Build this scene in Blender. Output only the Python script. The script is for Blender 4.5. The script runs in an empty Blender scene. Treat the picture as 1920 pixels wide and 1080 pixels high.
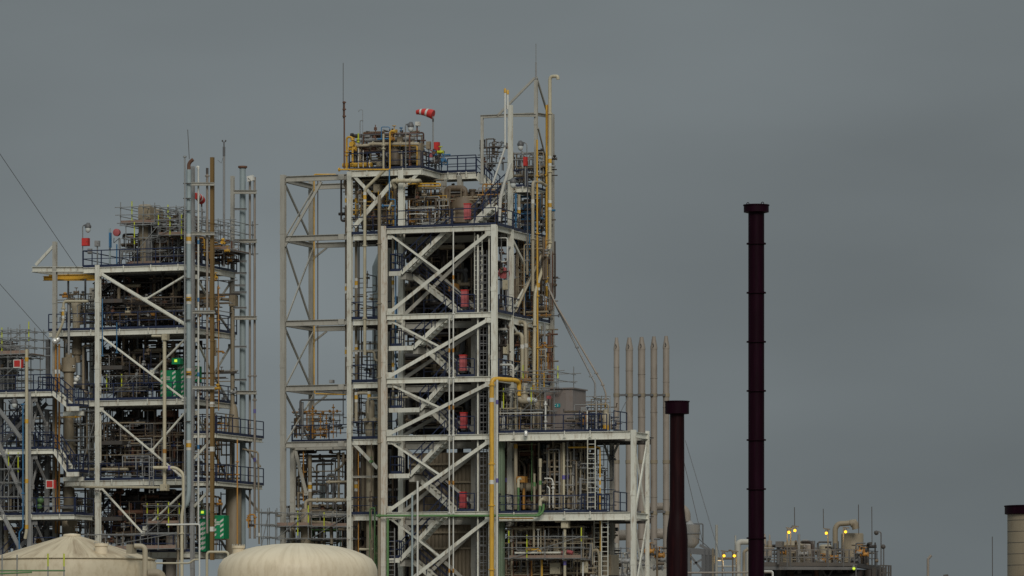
import bpy, math, random
from math import radians as R, cos, sin, pi
from mathutils import Vector

# ---------------------------------------------------------------- camera, sky, sun
sc = bpy.context.scene
F, HZ, CZ, D0, TH = 9000.0, 1250.0, 2.0, 300.0, R(20)   # focal length in photo pixels, horizon row, eye height, distance, plant yaw
CT, S_T = cos(TH), sin(TH)
cam_d = bpy.data.cameras.new('camera'); cam = bpy.data.objects.new('camera', cam_d); sc.collection.objects.link(cam)
cam.location = (0, 0, CZ); cam.rotation_euler = (R(90), 0, 0)
cam_d.sensor_width = 36; cam_d.lens = F / 1920 * 36; cam_d.shift_y = (HZ - 540) / 1920
cam_d.clip_start = 1; cam_d.clip_end = 20000
sc.camera = cam
sc.render.resolution_x, sc.render.resolution_y = 1024, 576
sc.view_settings.view_transform = 'Standard'; sc.view_settings.look = 'None'
sc.view_settings.gamma = 1; sc.view_settings.exposure = 0.0

SUN_EL, SUN_AZ = R(33), R(8)      # a bright patch of cloud behind the viewer
w = bpy.data.worlds.new('World'); sc.world = w; w.use_nodes = True
nt = w.node_tree; nt.nodes.clear(); N = nt.nodes.new; LK = nt.links.new
out = N('ShaderNodeOutputWorld'); bg = N('ShaderNodeBackground'); LK(bg.outputs[0], out.inputs[0])
sky = N('ShaderNodeTexSky'); sky.sky_type = 'NISHITA'; sky.sun_disc = False
sky.sun_elevation = SUN_EL; sky.sun_rotation = R(180) + SUN_AZ; sky.dust_density = 4
hs = N('ShaderNodeHueSaturation'); hs.inputs['Saturation'].default_value = 0.15; LK(sky.outputs[0], hs.inputs['Color'])
# overcast layer: three times brighter overhead than at the horizon, softly mottled by cloud
tc = N('ShaderNodeTexCoord'); sep = N('ShaderNodeSeparateXYZ'); LK(tc.outputs['Generated'], sep.inputs[0])
mp = N('ShaderNodeMapping'); mp.inputs['Scale'].default_value = (5, 5, 16); LK(tc.outputs['Generated'], mp.inputs[0])
nz = N('ShaderNodeTexNoise'); nz.inputs['Scale'].default_value = 1.4; nz.inputs['Detail'].default_value = 4; nz.inputs['Roughness'].default_value = .42
LK(mp.outputs[0], nz.inputs['Vector'])
rmp = N('ShaderNodeMapRange'); rmp.inputs[1].default_value = .3; rmp.inputs[2].default_value = .7
rmp.inputs[3].default_value = .86; rmp.inputs[4].default_value = 1.14; LK(nz.outputs[0], rmp.inputs[0])
zg = N('ShaderNodeMapRange'); zg.inputs[1].default_value = 0.15; zg.inputs[2].default_value = 1
zg.inputs[3].default_value = 1; zg.inputs[4].default_value = 3.4; LK(sep.outputs['Z'], zg.inputs[0])
mu = N('ShaderNodeMath'); mu.operation = 'MULTIPLY'; LK(rmp.outputs[0], mu.inputs[0]); LK(zg.outputs[0], mu.inputs[1])
vm = N('ShaderNodeVectorMath'); vm.operation = 'SCALE'; vm.inputs[0].default_value = (1.47, 1.70, 1.79)
def mr(src, a_, b_, c_, d_):
    q = N('ShaderNodeMapRange'); q.interpolation_type = 'SMOOTHSTEP'; q.inputs[1].default_value, q.inputs[2].default_value, q.inputs[3].default_value, q.inputs[4].default_value = a_, b_, c_, d_; LK(src, q.inputs[0]); return q.outputs[0]
def mth(op, p, q):
    k = N('ShaderNodeMath'); k.operation = op; LK(p, k.inputs[0])
    if isinstance(q, float): k.inputs[1].default_value = q
    else: LK(q, k.inputs[1])
    return k.outputs[0]
bank = mth('MULTIPLY', mr(sep.outputs['X'], -.07, .09, 1.30, .90), mr(sep.outputs['X'], -.13, -.04, .80, 1.0))   # paler cloud bank low in the middle left
hi = mr(sep.outputs['Z'], .03, .145, 0, 1)
fmix = N('ShaderNodeMix'); fmix.data_type = 'FLOAT'; LK(hi, fmix.inputs['Factor']); LK(bank, fmix.inputs['A']); fmix.inputs['B'].default_value = 1.06
LK(mth('MULTIPLY', mu.outputs[0], fmix.outputs['Result']), vm.inputs['Scale'])
mx = N('ShaderNodeMix'); mx.data_type = 'RGBA'; mx.inputs['Factor'].default_value = .96
LK(hs.outputs[0], mx.inputs['A']); LK(vm.outputs[0], mx.inputs['B']); LK(mx.outputs['Result'], bg.inputs[0])
bg.inputs[1].default_value = 0.1

sd = bpy.data.lights.new('sun', 'SUN'); sd.energy = 1.5; sd.angle = R(24); sd.color = (1, .95, .86)
so = bpy.data.objects.new('sun', sd); sc.collection.objects.link(so)
to_sun = Vector((sin(SUN_AZ) * cos(SUN_EL), -cos(SUN_AZ) * cos(SUN_EL), sin(SUN_EL)))
so.rotation_euler = to_sun.to_track_quat('Z', 'Y').to_euler()

# ---------------------------------------------------------------- materials
def mat(name, col, rough=.55, metal=0.0, dirt=.35, dcol=(.16, .09, .04), scale=1.2, streak=6.0, thr=.52, bump=0, rib=None, vary=.12, spec=.5, polar=0):
    m = bpy.data.materials.new(name); m.use_nodes = True; t = m.node_tree; t.nodes.clear(); n = t.nodes.new; l = t.links.new
    o = n('ShaderNodeOutputMaterial'); b = n('ShaderNodeBsdfPrincipled'); l(b.outputs[0], o.inputs[0])
    b.inputs['Roughness'].default_value = rough; b.inputs['Metallic'].default_value = metal; b.inputs['Specular IOR Level'].default_value = spec
    tcc = n('ShaderNodeTexCoord'); mpp = n('ShaderNodeMapping'); mpp.inputs['Scale'].default_value = (streak * .5, streak * .5, .7); l(tcc.outputs['Object'], mpp.inputs[0])
    if polar:
        sx = n('ShaderNodeSeparateXYZ'); l(tcc.outputs['Object'], sx.inputs[0]); at = n('ShaderNodeMath'); at.operation = 'ARCTAN2'; l(sx.outputs['Y'], at.inputs[0]); l(sx.outputs['X'], at.inputs[1])
        am = n('ShaderNodeMath'); am.operation = 'MULTIPLY'; am.inputs[1].default_value = polar; l(at.outputs[0], am.inputs[0]); ln = n('ShaderNodeVectorMath'); ln.operation = 'LENGTH'; l(tcc.outputs['Object'], ln.inputs[0])
        cb = n('ShaderNodeCombineXYZ'); l(am.outputs[0], cb.inputs[0]); l(ln.outputs['Value'], cb.inputs[1]); l(cb.outputs[0], mpp.inputs[0]); mpp.inputs['Scale'].default_value = (1, 2.2, 1)
    a = n('ShaderNodeTexNoise'); a.inputs['Scale'].default_value = scale; a.inputs['Detail'].default_value = 6; a.inputs['Roughness'].default_value = .65; l(mpp.outputs[0], a.inputs['Vector'])
    r = n('ShaderNodeMapRange'); r.inputs[1].default_value = thr; r.inputs[2].default_value = thr + .22; r.inputs[3].default_value = 0; r.inputs[4].default_value = dirt; l(a.outputs[0], r.inputs[0])
    oi = n('ShaderNodeObjectInfo'); vr = n('ShaderNodeMapRange'); vr.inputs[3].default_value = 1 - vary; vr.inputs[4].default_value = 1 + vary; l(oi.outputs['Random'], vr.inputs[0])
    a2 = n('ShaderNodeTexNoise'); a2.inputs['Scale'].default_value = .6; a2.inputs['Detail'].default_value = 3; l(tcc.outputs['Object'], a2.inputs['Vector'])
    r2 = n('ShaderNodeMapRange'); r2.inputs[3].default_value = .8; r2.inputs[4].default_value = 1.15; l(a2.outputs[0], r2.inputs[0])
    mm = n('ShaderNodeMath'); mm.operation = 'MULTIPLY'; l(vr.outputs[0], mm.inputs[0]); l(r2.outputs[0], mm.inputs[1])
    sv = n('ShaderNodeVectorMath'); sv.operation = 'SCALE'; sv.inputs[0].default_value = col; l(mm.outputs[0], sv.inputs['Scale'])
    k = n('ShaderNodeMix'); k.data_type = 'RGBA'; l(r.outputs[0], k.inputs['Factor']); l(sv.outputs[0], k.inputs['A']); k.inputs['B'].default_value = (*dcol, 1)
    l(k.outputs['Result'], b.inputs['Base Color'])
    if rib:
        wv = n('ShaderNodeTexWave'); wv.bands_direction = rib[0]; wv.inputs['Scale'].default_value = rib[1]; l(tcc.outputs['Object'], wv.inputs['Vector'])
        bp = n('ShaderNodeBump'); bp.inputs['Strength'].default_value = 1; bp.inputs['Distance'].default_value = rib[2]; l(wv.outputs[0], bp.inputs['Height']); l(bp.outputs[0], b.inputs['Normal'])
    return m
RUST = (.20, .085, .03)
M = dict(
    steel=mat('painted_steel', (.63, .62, .54), .5, dirt=.8, dcol=(.25, .165, .085), scale=1.6, thr=.52),
    rusty=mat('rust_streaked_steel', (.55, .52, .45), .6, dirt=.85, dcol=(.36, .20, .09), scale=2.2, thr=.5),
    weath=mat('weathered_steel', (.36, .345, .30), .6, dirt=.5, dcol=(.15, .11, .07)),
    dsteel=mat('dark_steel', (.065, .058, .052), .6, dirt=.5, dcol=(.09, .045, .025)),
    navy=mat('navy_rail_paint', (.010, .017, .050), .45, dirt=.3, dcol=(.05, .06, .09)),
    grate=mat('deck_grating', (.06, .052, .045), .8, dirt=.4, dcol=(.12, .07, .04)),
    beige=mat('beige_insulation', (.36, .31, .22), .55, dirt=.5, dcol=(.2, .14, .08)),
    beige2=mat('pale_beige_insulation', (.46, .41, .29), .5, dirt=.5, dcol=(.25, .18, .1)),
    tan=mat('tan_cladding', (.25, .205, .14), .6, dirt=.5, dcol=(.12, .075, .04)),
    brown=mat('brown_cladding', (.125, .092, .06), .6, dirt=.5, dcol=(.05, .03, .02), vary=.3),
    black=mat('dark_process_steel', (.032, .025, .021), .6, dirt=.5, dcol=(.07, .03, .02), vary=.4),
    grey=mat('grey_steel', (.25, .25, .245), .5, dirt=.5, dcol=(.14, .10, .07)),
    dgrey=mat('dark_grey_steel', (.11, .11, .112), .5, dirt=.4, dcol=(.10, .07, .05)),
    bgrey=mat('blue_grey_duct', (.30, .36, .37), .5, dirt=.4, dcol=(.2, .19, .16)),
    white=mat('white_paint', (.60, .59, .54), .5, dirt=.45, dcol=(.35, .28, .2)),
    yellow=mat('yellow_paint', (.58, .33, .035), .45, dirt=.6, dcol=(.22, .11, .03)),
    orange=mat('orange_brown_paint', (.40, .19, .035), .5, dirt=.6, dcol=(.15, .07, .03)),
    ochre=mat('ochre_duct', (.17, .10, .028), .6, dirt=.7, dcol=(.12, .055, .02)),
    blue=mat('blue_paint', (.035, .15, .30), .5, dirt=.4),
    green=mat('green_paint', (.10, .21, .075), .5, dirt=.4, dcol=(.2, .2, .1)),
    sgreen=mat('safety_green', (.0, .24, .09), .5, dirt=.2),
    red=mat('red_paint', (.50, .03, .025), .5, dirt=.2),
    pink=mat('faded_red_cover', (.42, .10, .105), .7, dirt=.5, dcol=(.28, .05, .05)),
    lime=mat('lime_marked_tube', (.50, .55, .03), .5, dirt=.2),
    wood=mat('scaffold_board', (.24, .17, .13), .8, dirt=.5, dcol=(.18, .05, .05)),
    galv=mat('galvanised_tube', (.26, .265, .26), .4, .3, dirt=.4),
    rust=mat('rusted_pipe', (.13, .06, .035), .75, dirt=.5, dcol=(.05, .025, .02)),
    clad=mat('brown_corrugated_cladding', (.17, .135, .09), .65, dirt=.6, dcol=(.07, .05, .03), rib=('X', 1.2, .06)),
    gclad=mat('green_corrugated_cladding', (.20, .27, .18), .6, dirt=.4, rib=('X', 2.6, .05)),
    stack=mat('maroon_black_stack', (.010, .0016, .005), .5, dirt=.6, dcol=(.020, .003, .011), vary=0, spec=.06, streak=14, thr=.48),
    stack2=mat('rust_black_stack', (.012, .003, .004), .5, dirt=.8, dcol=(.030, .007, .007), vary=0, spec=.08, streak=16, thr=.5),
    redcab=mat('red_cabinet_cover', (.38, .055, .06), .6, dirt=.4, dcol=(.22, .03, .03)),
    cab=mat('brown_grey_cabinet_paint', (.20, .17, .155), .5, dirt=.4),
    tank=mat('stained_cream_tank', (.64, .55, .39), .6, dirt=.45, dcol=(.30, .22, .12), scale=.8, thr=.46, polar=16),
    tankroof=mat('rust_stained_tank_roof', (.52, .43, .29), .65, dirt=.75, dcol=(.22, .14, .07), scale=1.3, thr=.46, polar=7),
    tank2=mat('pale_cream_tank', (.68, .58, .42), .55, dirt=.38, dcol=(.36, .26, .14), scale=.7, thr=.46, polar=19),
    teal=mat('teal_sign', (.0, .25, .27), .5, dirt=.1),
    purple=mat('violet_band', (.12, .10, .30), .5, dirt=.1),
    pale=mat('pale_silo_panel', (.34, .38, .37), .5, dirt=.2),
    cstack=mat('beige_vent_stack', (.27, .23, .19), .55, dirt=.6, dcol=(.14, .10, .07), scale=1.0),
    foil=mat('foil_wrap', (.75, .74, .7), .35, .5, dirt=.3),
    ground=mat('gravel_ground', (.16, .15, .13), .9, dirt=.5),
)
def emis(name, col, st):
    m = bpy.data.materials.new(name); m.use_nodes = True; b = m.node_tree.nodes['Principled BSDF']
    b.inputs['Base Color'].default_value = (*col, 1); b.inputs['Emission Color'].default_value = (*col, 1); b.inputs['Emission Strength'].default_value = st
    return m
M['lamp'] = emis('sodium_lamp_glow', (1, .60, .04), .95); M['glamp'] = emis('yellow_green_lamp_glow', (.6, .8, .06), .7)
g = bpy.data.materials.new('lamp_glass'); g.use_nodes = True; gb = g.node_tree.nodes['Principled BSDF']
gb.inputs['Base Color'].default_value = (.55, .57, .55, 1); gb.inputs['Roughness'].default_value = .15; M['glass'] = g

# ---------------------------------------------------------------- coordinates: plant axes u (along the fronts), v (away), z
def L(px, py, v):
    k = px - 960
    u = (k * (D0 + v * CT) - F * v * S_T) / (F * CT + k * S_T)
    Y = D0 - u * S_T + v * CT
    return Vector((u, v, CZ + (HZ - py) * Y / F))
def LY(px, py, Y):
    X = (px - 960) * Y / F
    return Vector((X * CT - (Y - D0) * S_T, X * S_T + (Y - D0) * CT, CZ + (HZ - py) * Y / F))
def world(p): return Vector((p[0] * CT + p[1] * S_T, D0 - p[0] * S_T + p[1] * CT, p[2]))
def ZL(px, py, v): return L(px, py, v)[2]
PX = 1 / 30.0

class MB:
    def __init__(s): s.v = []; s.f = []; s.sm = []
    def hexa(s, c):
        b = len(s.v); s.v += [tuple(x) for x in c]
        for q in ((0, 3, 2, 1), (4, 5, 6, 7), (0, 1, 5, 4), (1, 2, 6, 5), (2, 3, 7, 6), (3, 0, 4, 7)): s.f.append(tuple(b + i for i in q)); s.sm.append(False)
        return s
    def box(s, a, b):
        x0, x1 = sorted((a[0], b[0])); y0, y1 = sorted((a[1], b[1])); z0, z1 = sorted((a[2], b[2]))
        return s.hexa([(x0, y0, z0), (x1, y0, z0), (x1, y1, z0), (x0, y1, z0), (x0, y0, z1), (x1, y0, z1), (x1, y1, z1), (x0, y1, z1)])
    def bar(s, a, b, w, h, up=(0, 0, 1), off=(0, 0)):
        a = Vector(a); b = Vector(b); d = (b - a)
        if d.length < 1e-4: return s
        d.normalize(); up = Vector(up)
        if abs(d.dot(up)) > .98: up = Vector((0, 1, 0))
        x = d.cross(up).normalized(); y = x.cross(d).normalized()
        a = a + x * off[0] + y * off[1]; b = b + x * off[0] + y * off[1]
        c = []
        for p in (a, b):
            c += [p - x * w / 2 - y * h / 2, p + x * w / 2 - y * h / 2, p + x * w / 2 + y * h / 2, p - x * w / 2 + y * h / 2]
        return s.hexa(c)
    def ibeam(s, a, b, w, h, t=.03, up=(0, 0, 1)):
        s.bar(a, b, w, t, up, (0, h / 2 - t / 2)); s.bar(a, b, w, t, up, (0, -h / 2 + t / 2)); s.bar(a, b, t, h - 2 * t, up); return s
    def rings(s, rs, n, cap=True, smooth=True):
        b = len(s.v)
        for r in rs: s.v += [tuple(p) for p in r]
        for i in range(len(rs) - 1):
            for j in range(n):
                k = (j + 1) % n; s.f.append((b + i * n + j, b + i * n + k, b + (i + 1) * n + k, b + (i + 1) * n + j)); s.sm.append(smooth)
        if cap:
            s.f.append(tuple(b + j for j in range(n))[::-1]); s.sm.append(False)
            s.f.append(tuple(b + (len(rs) - 1) * n + j for j in range(n))); s.sm.append(False)
        return s
    def tube(s, pts, r, n=0, el=None, cap=True):
        pts = [Vector(p) for p in pts]
        if n == 0: n = 5 if r < .04 else 8 if r < .1 else 12 if r < .3 else 20
        el = r * 2.6 if el is None else el
        q = [pts[0]]
        for i in range(1, len(pts) - 1):
            a, b, c = pts[i - 1], pts[i], pts[i + 1]
            d1 = a - b; d2 = c - b
            if d1.length < 1e-5 or d2.length < 1e-5: continue
            e = min(el, d1.length * .48, d2.length * .48)
            if e < r * .3: q.append(b); continue
            p1 = b + d1.normalized() * e; p2 = b + d2.normalized() * e
            m = 2 if r < .04 else 5
            for k in range(m + 1):
                t = k / m; q.append(p1 * (1 - t) ** 2 + b * 2 * t * (1 - t) + p2 * t * t)
        q.append(pts[-1])
        rs = []; x = None
        for i, p in enumerate(q):
            d = (q[min(i + 1, len(q) - 1)] - q[max(i - 1, 0)])
            if d.length < 1e-6: d = Vector((0, 0, 1))
            d.normalize()
            if x is None:
                x = d.cross(Vector((.3, 1, .1))) if abs(d.y) < .9 else d.cross(Vector((1, 0, 0)))
            x = (x - d * x.dot(d)); x = x.normalized() if x.length > 1e-5 else d.orthogonal().normalized()
            y = d.cross(x)
            rs.append([p + (x * cos(2 * pi * j / n) + y * sin(2 * pi * j / n)) * r for j in range(n)])
        return s.rings(rs, n, cap)
    def lathe(s, c, prof, n=20, axis='z'):
        rs = []
        for h, r in prof:
            r = max(r, .001); ring = []
            for j in range(n):
                a = 2 * pi * j / n
                o = (r * cos(a), r * sin(a), h) if axis == 'z' else (h, r * cos(a), r * sin(a)) if axis == 'u' else (r * sin(a), h, r * cos(a))
                ring.append((c[0] + o[0], c[1] + o[1], c[2] + o[2]))
            rs.append(ring)
        return s.rings(rs, n, True)
    def flange(s, c, r, axis='z', t=.05): return s.lathe(c, [(-t, r), (t, r)], 10 if r < .4 else 20, axis)
    def ball(s, c, r, n=10): return s.lathe(c, [(-r * cos(k * pi / 6), r * sin(k * pi / 6)) for k in range(7)], n)
    def poly(s, pts, z0, z1):
        n = len(pts); s.rings([[(p[0], p[1], z0) for p in pts], [(p[0], p[1], z1) for p in pts]], n, True, False); return s

class T:
    """one thing: collects its parts in plant coordinates, then links a root at its base with the parts as children"""
    def __init__(s, name, label, cat, group=None): s.n, s.l, s.c, s.g = name, label, cat, group; s.p = []
    def add(s, name, mb, m, sub=None, label=None):
        s.p.append((name, mb, m, sub, label)); return len(s.p) - 1
    def done(s, kind=None):
        s.p = [p for p in s.p if len(p[1].v)]
        xs = [v for p in s.p for v in p[1].v]
        lo = [min(v[i] for v in xs) for i in range(3)]; hi = [max(v[i] for v in xs) for i in range(3)]
        base = Vector(((lo[0] + hi[0]) / 2, (lo[1] + hi[1]) / 2, lo[2]))
        if len(s.p) == 1: root = s.mesh(s.n, s.p[0][1], s.p[0][2], base)
        else:
            root = bpy.data.objects.new(s.n, None); sc.collection.objects.link(root); root.empty_display_size = .3
        root.location = world(base); root.rotation_euler = (0, 0, -TH)
        root['label'] = s.l; root['category'] = s.c
        if s.g: root['group'] = s.g
        if kind: root['kind'] = kind
        if len(s.p) > 1:
            made = []
            for name, mb, m, sub, label in s.p:
                o = s.mesh(name, mb, m, base); o.parent = root if sub is None else made[sub]
                if label: o['label'] = label
                made.append(o)
        s.root = root; return root
    def mesh(s, name, mb, m, base):
        me = bpy.data.meshes.new(name)
        me.from_pydata([(v[0] - base[0], v[1] - base[1], v[2] - base[2]) for v in mb.v], [], mb.f)
        me.polygons.foreach_set('use_smooth', mb.sm); me.materials.append(M[m]); me.update(); me.set_sharp_from_angle(angle=R(50))
        o = bpy.data.objects.new(name, me); sc.collection.objects.link(o); return o
def solo(name, label, cat, mb, m, group=None):
    t = T(name, label, cat, group); t.add(name, mb, m); return t.done()

def pts(s, v, f=None):
    r = []
    for a in s.split():
        c = [float(x) for x in a.split(',')]; r.append(L(c[0], c[1], c[2] if len(c) > 2 else v))
    return r
def pipe(label, m, dia, v, s, bands=(), name='pipe', cat='pipe', flanges=(), group=None, bcol=('yellow', 'white')):
    """a pipe run through photo points at depth v; bands = marker bands, flanges = bolted joints (x,y[,axis])"""
    t = T(name, label, cat, group); r = dia * PX / 2
    mb = MB().tube(pts(s, v), r)
    for fl in flanges:
        mb.flange(L(fl[0], fl[1], fl[2] if len(fl) > 2 else v), r + .07, fl[3] if len(fl) > 3 else 'z', .04)
    t.add(name + '_run', mb, m)
    for b in bands:
        c = L(b[0], b[1], b[2] if len(b) > 2 else v)
        t.add('marker_band', MB().lathe(c, [(-.13, r + .012), (.13, r + .012)], 12), bcol[0])
        if len(bcol) > 1:
            w2 = MB(); 
            for sg in (-1, 1): w2.lathe(c + Vector((0, 0, sg * .23)), [(-.09, r + .01), (.09, r + .01)], 12)
            t.add('marker_band', w2, bcol[1])
    return t.done()
def vessel(label, m, px, v, prof, name='vessel', cat='vessel', extra=None, n=24, deep=None):
    """upright vessel: prof = (photo row, width in photo pixels) from the bottom up"""
    c = L(px, prof[0][0], v); t = T(name, label, cat)
    sc_ = (D0 - c[0] * S_T + v * CT) / F
    pr = [(L(px, y, v)[2] - c[2], wd * sc_ / 2) for y, wd in prof]
    t.add('shell', MB().lathe(c, pr, n), m)
    if extra: extra(t, c, pr)
    return t.done()
# ---------------------------------------------------------------- structure builders
def rail(t, parent, a, b, z, h=1.1, m='navy', posts=None, name='handrail'):
    mb = MB(); a = Vector((a[0], a[1], z)); b = Vector((b[0], b[1], z)); d = (b - a).length
    k = posts or max(1, round(d / 1.3))
    for i in range(k + 1):
        p = a.lerp(b, i / k); mb.bar(p, p + Vector((0, 0, h)), .055, .055)
    for q, th in ((h, .06), (h * .52, .045)): mb.bar(a + Vector((0, 0, q)), b + Vector((0, 0, q)), th, th)
    mb.bar(a + Vector((0, 0, .09)), b + Vector((0, 0, .09)), .02, .18)
    t.add(name, mb, m, parent)
def platform(t, x0, x1, v0, v1, y, rails='', h=.36, yref=None, mbeam='steel', edge='flr', joists=True, z=None, gaps=()):
    """rectangular deck: grating, white edge beams, joists below, handrails on the named sides"""
    u0, u1 = L(x0, y, v0)[0], L(x1, y, v0)[0]
    if z is None: z = L((x0 + x1) / 2 if yref is None else yref, y, v0)[2]
    d = t.add('deck', MB().box((u0 + .02, v0 + .02, z - .05), (u1 - .02, v1 - .02, z)), 'grate')
    e = MB(); zz = z - h / 2 + .01
    if 'f' in edge: e.ibeam((u0, v0, zz), (u1, v0, zz), .2, h)
    if 'b' in edge: e.ibeam((u0, v1, zz), (u1, v1, zz), .2, h)
    if 'l' in edge: e.ibeam((u0, v0 + .11, zz - .003), (u0, v1 - .11, zz - .003), .2, h - .01)
    if 'r' in edge: e.ibeam((u1, v0 + .11, zz - .003), (u1, v1 - .11, zz - .003), .2, h - .01)
    if 'f' in edge:
        k = max(2, int((u1 - u0) / 1.9))
        for i in range(k): 
            uu = u0 + (i + .5) * (u1 - u0) / k; e.box((uu - .03, v0 - .1, z - h * .75), (uu + .03, v0 - .16, z + .06))
    if e.v: t.add('edge_beam', e, mbeam, d)
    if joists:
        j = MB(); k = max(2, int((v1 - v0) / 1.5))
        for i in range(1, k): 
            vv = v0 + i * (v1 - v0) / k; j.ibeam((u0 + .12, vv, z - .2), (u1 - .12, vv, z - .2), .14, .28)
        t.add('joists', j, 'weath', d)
    c = .06
    S = dict(f=((u0, v0 - c), (u1, v0 - c)), b=((u0, v1 + c), (u1, v1 + c)), l=((u0 - c, v0), (u0 - c, v1)), r=((u1 + c, v0), (u1 + c, v1)))
    for ch in rails: rail(t, d, *S[ch], z)
    return z, u0, u1, d
def column(t, px, v, y0, y1, w=.4, m='steel', name='column', z0=None):
    w *= .8; a = L(px, y0, v); b = Vector((a[0], v, z0 if z0 is not None else L(px, y1, v)[2]))
    mb = MB().ibeam(a, b, w, w * .95, .035, up=(0, 1, 0)); 
    mb.bar((b[0], b[1], b[2]), (b[0], b[1], b[2] + .04), w + .2, w + .2)
    zz = b[2] + 4
    while zz < a[2] - 1:      # splice plates
        mb.box((a[0] - w / 2 - .012, v - w * .475 - .02, zz), (a[0] + w / 2 + .012, v - w * .475 - .002, zz + .28)); zz += 4.3
    return t.add(name, mb, m)
def beam(t, p, q, w=.25, h=.35, m='steel', name='beam', label=None):
    return t.add(name, MB().ibeam(L(*p), L(*q), w, h), m, None, label)
def brace(t, p, q, h=.2, m='steel', w=.12):
    a, b = L(*p), L(*q); mb = MB().bar(a, b, w, h * .55); mb.bar(a, b, .03, h)
    for e in (a, b): mb.box(e - Vector((.16, .02, .14)), e + Vector((.16, .02, .14)))
    return t.add('brace', mb, m)
def stair(t, a, b, w0, w1, along='u', m='steel', rails='fb', mr='navy', dep=.26):
    """flight from low point a to high point b (plant coords); w0,w1 = extent across"""
    mb = MB(); a = Vector(a); b = Vector(b)
    def P(p, w): return Vector((p[0], w, p[2])) if along == 'u' else Vector((w, p[1], p[2]))
    for w_ in (w0, w1): mb.bar(P(a, w_), P(b, w_), .06, dep)
    n = max(3, int(abs(b[2] - a[2]) / .21))
    for i in range(1, n):
        p = a.lerp(b, i / n)
        if along == 'u': mb.box((p[0] - .13, w0 + .03, p[2] - .02), (p[0] + .13, w1 - .03, p[2] + .015))
        else: mb.box((w0 + .03, p[1] - .13, p[2] - .02), (w1 - .03, p[1] + .13, p[2] + .015))
    s_ = t.add('stair_flight', mb, m)
    for ch in rails:
        w_ = w0 if ch == 'f' else w1; r_ = MB(); o = .12 if ch == 'b' else -.12
        for q, th in ((1.05, .055), (.6, .04)):
            r_.bar(P(a, w_ + o) + Vector((0, 0, q)), P(b, w_ + o) + Vector((0, 0, q)), th, th)
        for i in range(4):
            p = P(a.lerp(b, (i + .15) / 3.3), w_ + o); r_.bar(p, p + Vector((0, 0, 1.05)), .045, .045)
        t.add('handrail', r_, mr, s_)
def ladder(t, x, y0, y1, v, w=.45, m='steel', cage=False, name='ladder', mc='dgrey'):
    a = L(x, y0, v); b = L(x, y1, v); u = a[0]; mb = MB()
    for sg in (-1, 1): mb.bar((u + sg * w / 2, v, b[2]), (u + sg * w / 2, v, a[2]), .05, .07)
    z = b[2] + .15
    while z < a[2]: mb.bar((u - w / 2, v, z), (u + w / 2, v, z), .035, .035); z += .3
    i = t.add(name, mb, m)
    if cage:
        c = MB(); z = b[2] + .4; cr = .42
        while z < a[2]:
            ps = [(u + cr * cos(q * pi / 6), v - .05 - cr * 1.3 * sin(q * pi / 6), z) for q in range(7)]
            for p, q in zip(ps, ps[1:]): c.bar(p, q, .04, .07)
            z += .55
        for q in (0, 1, 2, 3, 4, 5, 6):
            p = (u + cr * cos(q * pi / 6), v - .05 - cr * 1.3 * sin(q * pi / 6)); c.bar((*p, b[2] + .4), (*p, a[2]), .045, .03)
        t.add('safety_cage', c, mc, i)
    return i

def fire_box(label, x, y0, y1, v, wd=16, m='pink'):
    a, b = L(x - wd * .36, y1, v), L(x + wd * .34, y0, v); t = T('fire_cabinet', label, 'fire cabinet', 'red fire cabinets on the stair landings')
    i = t.add('cabinet_body', MB().box((a[0], v, a[2]), (b[0], v + .3, b[2])), m)
    t.add('lid', MB().box((a[0] - .02, v - .02, b[2] + .002), (b[0] + .02, v + .32, b[2] + .07)), 'red')
    t.add('cover_flap', MB().box((a[0] + .06, v - .03, a[2] + .1), (a[0] + .24, v - .002, b[2] - .05)), m, i)
    t.add('foot', MB().box((a[0] + .05, v + .05, a[2] - .12), (b[0] - .05, v + .35, a[2] - .002)), 'dsteel')
    t.done()
def floodlight(label, x, y0, v, arm, ytop, side=1, m='galv', lit=None, group='pole floodlights'):
    """pole from row y0 up to ytop, swan neck reaching arm pixels sideways with a hooded lamp"""
    t = T('floodlight', label, 'floodlight', group); r = .035
    t.add('pole', MB().tube(pts(f'{x},{y0} {x},{ytop} {x + side * arm * .8},{ytop}', v), r, 6, .25), m)
    c = L(x + side * arm, ytop + 2, v)
    t.add('lamp_housing', MB().lathe(c, [(-.12, .2), (0, .22), (.14, .14), (.22, .07)], 12), 'dgrey')
    t.add('lamp_globe', MB().lathe(c - Vector((0, 0, .13)), [(-.3, .04), (-.22, .14), (-.08, .18), (0, .17)], 12), lit or 'glass')
    t.add('bracket', MB().bar(c + Vector((-side * .3, 0, .05)), c + Vector((side * .12, 0, .18)), .07, .07), 'dgrey')
    return t.done()
def jbox(label, x0, y0, x1, y1, v, m='tan', dep=.25, name='junction_box', cat='box', sign=None, group=None, stand=None):
    a, b = L(x0, y1, v), L(x1, y0, v); t = T(name, label, cat, group)
    i = t.add('box_body', MB().box((a[0], v, a[2]), (b[0], v + dep, b[2])), m)
    w_, h_ = b[0] - a[0], b[2] - a[2]
    t.add('box_door', MB().box((a[0] + w_ * .07, v - .02, a[2] + h_ * .07), (b[0] - w_ * .07, v - .003, b[2] - h_ * .07)), sign or m, i)
    t.add('latch', MB().box((b[0] - w_ * .2, v - .035, a[2] + h_ * .45), (b[0] - w_ * .13, v - .021, a[2] + h_ * .6)), 'dsteel', i)
    if stand: t.add('post', MB().bar((a[0] + w_ / 2, v + dep / 2, L(x0, stand, v)[2]), (a[0] + w_ / 2, v + dep / 2, a[2] - .002), .07, .07), 'galv')
    return t.done()
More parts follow.
